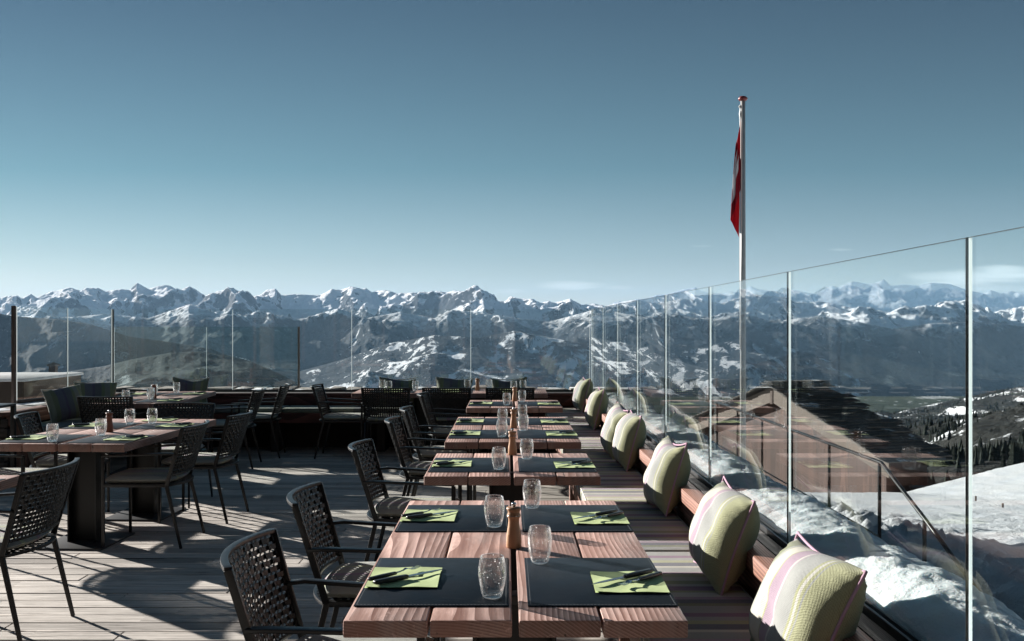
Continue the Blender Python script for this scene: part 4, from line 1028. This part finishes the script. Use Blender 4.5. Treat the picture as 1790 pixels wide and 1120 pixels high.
def make_pillow(mat, pipe, W=.50, H=.40, T=.19, seed=0):
    rr = random.Random(seed); c1, c2, c3, c4, dent = [rr.uniform(0, 6.28) for _ in range(4)] + [rr.uniform(.010, .026)]
    def maker():
        t = thing('pillow', 'square striped cloth pillow', 'pillow')
        N = 34
        def outline(u, v):
            x = W/2*u*(1-.10*(1-abs(v)**1.8)*abs(u)**2) ; z = H/2*v*(1-.13*(1-abs(u)**1.8)*abs(v)**2)
            return x, z
        def face(sg):
            def fn(a, b):
                u, v = math.sin((a-.5)*math.pi), math.sin((b-.5)*math.pi)
                x, z = outline(u, v)
                h = T/2*((1-abs(u)**2.6)*(1-abs(v)**2.4))**.55
                w = (.006*math.sin(7*u+3*v+sg+c1)*math.sin(5*v-2*u+c2) - dent*math.exp(-((u-.3*math.sin(c3))**2*5+(v-.35*math.cos(c4))**2*7)) - .008*math.exp(-((u*.8+v-.9*math.sin(c2))**2)*60))*(1-abs(u)**4)*(1-v**8)
                pk = .010*math.sin(v*34)*max(0, abs(u)-.72)/.28 * (1-abs(u)**8)
                return (x, sg*(h+w*(h/T*2))+pk, z + H/2 - .016*max(0, v)*math.cos(u*2.2+c3))
            return fn
        mb = MB(); mb.grid(face(1), N, N); mb.grid(face(-1), N, N)
        me = mb.mesh('cover', mat, smooth=True)
        bm = bmesh.new(); bm.from_mesh(me); bmesh.ops.remove_doubles(bm, verts=bm.verts, dist=1e-4); bmesh.ops.recalc_face_normals(bm, faces=bm.faces); bm.to_mesh(me); bm.free()
        me.polygons.foreach_set('use_smooth', [True]*len(me.polygons))
        link('cover', me, t)
        mb = MB(); pts = []
        for k in range(80):
            s = k/20; q = int(s); f = math.sin((s-q-.5)*math.pi)
            u, v = ((f,-1),(1,f),(-f,1),(-1,-f))[q]; x, z = outline(u, v); pts.append((x*1.004, 0, z*1.004+H/2))
        pts.append(pts[0]); mb.tube(pts, .0048, 7); link('piping', mb.mesh('piping', pipe, smooth=True), t)
        return t
    return maker
PMS = [make_pillow(M['pillow'], M['pipe'], *((.50, .385, .22) if k < 2 else (.46, .40, .21)), seed=k+3) for k in range(7)]
PDS = [make_pillow(M['pillow_dark'], M['pipedark'], .46, .38, .16, seed=k+20) for k in range(4)]

# ------------------------------------------------------------ the bench-side row
def at(o, rz, x, y): return (o[0]+math.cos(rz)*x-math.sin(rz)*y, o[1]+math.sin(rz)*x+math.cos(rz)*y)
SET = [0]
def setting(tname, o, rz, side, y0, y1, W, where, glass=True, gy=None, mat_=True, jit=None):
    """one place: placemat, napkin, knife, fork and tumbler. side -1 left diner, +1 right diner"""
    SET[0] += 1; r = random.Random(SET[0]*13)
    a, b = (-W/2+.008, -.030) if side < 0 else (.036, W/2-.006)
    if side < 0: a, b = -W/2+.012, -.018
    if mat_: placemat('dark leather placemat %s of %s' % (where, tname), a, b, y0, y1, .75, rz, o)
    cy = y0 + (.29 if side < 0 else .245); cx = a+.119 if side < 0 else b-.117
    if mat_ and y1-y0 < .5: cy = (y0+y1)/2
    jx, jy, ja = r.uniform(-.008,.008), r.uniform(-.01,.01), r.uniform(-.05,.05)
    p = at(o, rz, cx+jx, cy+jy); n = link('napkin', NAP, None, (p[0], p[1], .7548), rz+ja*.5); tag(n, 'folded lime paper napkin %s of %s' % (where, tname), 'napkin', 'lime napkins')
    ang = R(40) if side < 0 else R(220)
    p = at(o, rz, cx+jx+(.012 if side < 0 else -.012), cy+jy-(.022 if side < 0 else -.022)); instance('knife', make_knife, 'black handled knife on the napkin %s of %s' % (where, tname), (p[0], p[1], .7598), rz+ang+ja, 'knives laid on the napkins')
    p = at(o, rz, cx+jx-(.028 if side < 0 else -.030), cy+jy+(.018 if side < 0 else -.012)); instance('fork', make_fork, 'black handled fork on the napkin %s of %s' % (where, tname), (p[0], p[1], .7598), rz+ang+R(7)+ja, 'forks laid on the napkins')
    if glass:
        gx = (-.072 if side < 0 else .085); g = (y0+.085 if side < 0 else y1-.07) if gy is None else gy
        p = at(o, rz, gx+r.uniform(-.008,.008), g); tumbler('bubbly clear tumbler %s of %s' % (where, tname), p[0], p[1], .7545 if mat_ else .75)
W4 = .942
def mill(label, x, y, kind='beech'):
    instance('mill'+kind, lambda: make_mill(kind), label, (x, y, .7503), random.random()*6, 'wooden pepper mills')
for (nm, cx, y0, L, lab, pairs) in (
    ('the nearest bench-row table', .0218, 2.633, 1.806, 'nearest plank table in the row beside the striped bench', ((.127,.695),(1.124,1.672))),
    ('the second bench-row table', .0257, 5.14, .93, 'second small plank table in the row beside the striped bench', ((.14,.70),)),
    ('the third bench-row table', .038, 6.65, 1.82, 'third long plank table in the row beside the striped bench', ((.195,.745),(1.12,1.68))),
    ('the fourth bench-row table', .069, 9.40, .98, 'fourth and farthest plank table in the row beside the bench', ((.185,.74),))):
    make_table(lab, cx, y0, W4, L, .048, 0, (.45, 1.36) if L > 1 else (L/2,), pw=.26)
    for k, (a, b) in enumerate(pairs):
        w = ('front' if k == 0 else 'back') if len(pairs) > 1 else ''
        setting(nm, (cx, y0), 0, -1, a, b, W4, ('at the %s left' % w).replace('  ', ' '))
        setting(nm, (cx, y0), 0, 1, a, b, W4, ('at the %s right' % w).replace('  ', ' '))
mill('beech pepper mill with steel knob on the nearest bench-row table', .023, 3.50)
mill('beech pepper mill at the back of the second bench-row table', .031, 6.0)
mill('beech pepper mill in the middle of the third bench-row table', .049, 7.56)
mill('beech pepper mill at the back of the fourth bench-row table', .078, 10.25)
CG = 'black woven armchairs on the terrace'
def chair(label, x, y, deg): return instance('chair', make_chair, label, (x, y, .001), R(deg), CG)
chair('black woven armchair cut off at the bottom, front left of the nearest table', -.50, 3.11, 0)
chair('black woven armchair at the back left of the nearest bench-row table', -.53, 4.13, 1)
chair('black woven armchair left of the second bench-row table', -.545, 5.78, -1.5)
chair('black woven armchair at the front left of the third bench-row table', -.53, 7.33, 0)
chair('black woven armchair at the back left of the third bench-row table', -.525, 8.30, 1)
chair('black woven armchair left of the fourth bench-row table', -.54, 10.05, -1)
# ------------------------------------------------------------ the rear table
make_table('long plank table in front of the rear bench and glass', -.68, 11.40, 2.31, .78, .055, 0, (.39,), pw=.9)
RT = 'the rear table'
for k, (x, w) in enumerate(((-1.38, 'at the left front'), (-.69, 'at the middle front'), (.03, 'at the right front'))):
    placemat('dark leather placemat %s of %s' % (w, RT), x-.27, x+.27, 11.44, 11.76)
    n = link('napkin', NAP, None, (x+.02, 11.55, .7548)); tag(n, 'folded lime paper napkin %s of %s' % (w, RT), 'napkin', 'lime napkins')
    instance('knife', make_knife, 'black handled knife on the napkin %s of %s' % (w, RT), (x+.03, 11.54, .7598), R(30), 'knives laid on the napkins')
    w2 = w.replace('front', 'back')
    placemat('dark leather placemat %s of %s' % (w2, RT), x-.27, x+.27, 11.83, 12.14)
    n = link('napkin', NAP, None, (x-.02, 12.02, .7548)); tag(n, 'folded lime paper napkin %s of %s' % (w2, RT), 'napkin', 'lime napkins')
    instance('knife', make_knife, 'black handled knife on the napkin %s of %s' % (w2, RT), (x-.03, 12.03, .7598), R(200), 'knives laid on the napkins')
for (x, y, l) in ((-1.546, 12.0, 'leftmost of the tumblers on the rear table'), (-1.43, 11.72, 'second tumbler from the left on the rear table'), (-1.117, 11.8, 'tumbler right of the left chair back on the rear table'),
                  (-.494, 11.98, 'tumbler just left of the mill on the rear table'), (-.227, 12.05, 'tumbler before the right dark pillow on the rear table'), (.076, 11.75, 'tumbler left of the rightmost one on the rear table'), (.19, 11.95, 'rightmost of the tumblers on the rear table')):
    tumbler('clear ' + l, x, y, .7545)
mill('beech pepper mill alone on the rear table before the glass', -.366, 11.88)
chair('black woven armchair seen from behind, left one at the rear table', -1.38, 11.33, 90)
chair('black woven armchair seen from behind, middle one at the rear table', -.69, 11.33, 90)
chair('black woven armchair seen from behind, right one at the rear table', .03, 11.33, 90)
chair('lone black woven armchair at the left end of the rear table', -1.93, 11.5, 0)
# ------------------------------------------------------------ left tables
LT = 'the large left table'; lo = (-3.035, 6.54); lr = R(-3.0)
make_table('large plank table on two black pedestals at the left', lo[0], lo[1], .945, 1.76, .053, lr, (.42, 1.42), pw=.21)
def lset(side, y0, y1, w, gy=None): setting(LT, lo, lr, side, y0, y1, .945, w, True, gy)
lset(-1, .05, .54, 'at the front left', .10); lset(1, .05, .54, 'at the front right', .47)
lset(-1, .93, 1.40, 'at the back left', 1.28); lset(1, .93, 1.40, 'at the back right', 1.34)
p = at(lo, lr, .03, 1.63); n = link('napkin', NAP, None, (p[0], p[1], .7512), lr+R(90)); tag(n, 'folded lime paper napkin at the head of '+LT, 'napkin', 'lime napkins')
instance('knife', make_knife, 'black handled knife on the napkin at the head of '+LT, (p[0]+.02, p[1], .7562), R(-120), 'knives laid on the napkins')
p = at(lo, lr, .02, .70); mill('reddish pepper mill behind a tumbler on the large left table', p[0], p[1]+.04, 'redmill')
chair('black woven armchair at the front right of the large left table', -2.56, 6.99, 180)
chair('black woven armchair at the back right of the large left table', -2.47, 7.85, 177)
chair('black woven armchair left of the large table, partly out of frame', -3.60, 6.98, 0)
chair('black woven armchair behind the front left glass of the large left table', -3.50, 7.78, 12)
chair('black woven armchair at the far head of the large left table', -2.93, 8.48, -92)
make_table('plank table cut off by the left edge, only its corner showing', -3.065, 3.38, .945, 1.81, .05, 0, (.42, 1.38), pw=.21)
setting('the cut-off left table', (-3.065, 3.38), 0, 1, 1.12, 1.66, .945, 'at the back right')
chair('black woven armchair large at the lower left edge of the picture', -2.62, 4.93, 178)
FT = 'the far left table'; fo_ = (-3.885, 9.90); fr = R(3.5)
make_table('far left plank table in front of the left bench and pillows', fo_[0], fo_[1], .945, 1.85, .05, fr, (.42, 1.38), pw=.21)
for (s, a, b, w) in ((-1,.12,.60,'at the front left'),(1,.12,.60,'at the front right'),(-1,1.12,1.6,'at the back left'),(1,1.12,1.6,'at the back right')):
    setting(FT, fo_, fr, s, a, b, .945, w)
tumbler('extra tumbler close to the mill on the far left table', -3.83, 10.45, .7545)
mill('reddish pepper mill among tumblers on the far left table', -3.86, 10.62, 'redmill')
chair('black woven armchair seen from behind at the near end of the far left table', -3.99, 9.98, 88)
chair('black woven armchair at the front right of the far left table', -3.06, 10.70, 184)
chair('black woven armchair at the back right of the far left table', -2.97, 11.52, 186)
# ------------------------------------------------------------ pillows
PG = 'striped pillows leaning along the right bench'
def lean(kind, mk, label, x, y, face, z=.527, tilt=14, group=PG, roll=0):
    """face: direction in degrees (from +X) in which the front of the pillow looks"""
    q = Quaternion((0,0,1), R(face+90)) @ Quaternion((1,0,0), R(-tilt)) @ Quaternion((0,1,0), R(roll))
    o = instance(kind, mk, label, (x, y, z), 0, group); o.rotation_mode = 'QUATERNION'; o.rotation_quaternion = q; return o
lean('pm0', PMS[0], 'striped pink and lime pillow, the largest, cut off at the lower right', .80, 2.88, 184, tilt=24)
lean('pm1', PMS[1], 'striped pillow second from the camera on the right bench', .805, 3.93, 181, tilt=19, roll=2)
lean('pm2', PMS[2], 'striped pillow third from the camera, beside the second table', .825, 5.38, 183, tilt=17, roll=-3)
lean('pm3', PMS[3], 'front one of two touching striped pillows on the right bench', .825, 7.02, 182, tilt=15)
lean('pm4', PMS[4], 'striped pillow half hidden behind another on the right bench', .80, 7.62, 184, tilt=15, roll=3)
lean('pm5', PMS[5], 'striped pillow second from the far corner of the right bench', .84, 9.70, 181, tilt=14)
lean('pm6', PMS[6], 'striped pillow in the far corner of the right bench', .85, 11.6, 186, tilt=14)
DG = 'dark pillows leaning on the rear parapet'
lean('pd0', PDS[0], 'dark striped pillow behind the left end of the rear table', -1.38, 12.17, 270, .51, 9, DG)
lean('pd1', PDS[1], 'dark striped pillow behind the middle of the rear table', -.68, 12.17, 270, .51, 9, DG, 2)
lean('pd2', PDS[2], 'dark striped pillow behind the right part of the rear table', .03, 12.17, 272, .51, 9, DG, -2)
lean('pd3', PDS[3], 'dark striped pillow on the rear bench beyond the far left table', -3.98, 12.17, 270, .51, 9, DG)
LG = 'grey green pillows on the left bench'
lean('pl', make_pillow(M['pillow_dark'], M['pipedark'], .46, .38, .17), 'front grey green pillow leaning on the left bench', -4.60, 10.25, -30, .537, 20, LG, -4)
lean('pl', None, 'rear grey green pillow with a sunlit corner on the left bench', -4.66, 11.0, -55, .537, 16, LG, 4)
# small black service table cut off at the left edge
st = thing('service_table', 'small black metal side table cut off at the left edge', 'side table', (-5.02, 9.1, 0))
mb = MB(); mb.box(-.3, .3, -.25, .25, .775, .80); link('table_top', mb.mesh('table_top', M['black'], bevel=.004), st)
for (a, b) in ((-.28,-.23),(.28,-.23),(-.28,.23),(.28,.23)):
    mb = MB(); mb.box(a-.02, a+.02, b-.02, b+.02, 0, .774); link('leg', mb.mesh('leg', M['black'], bevel=.003), st)
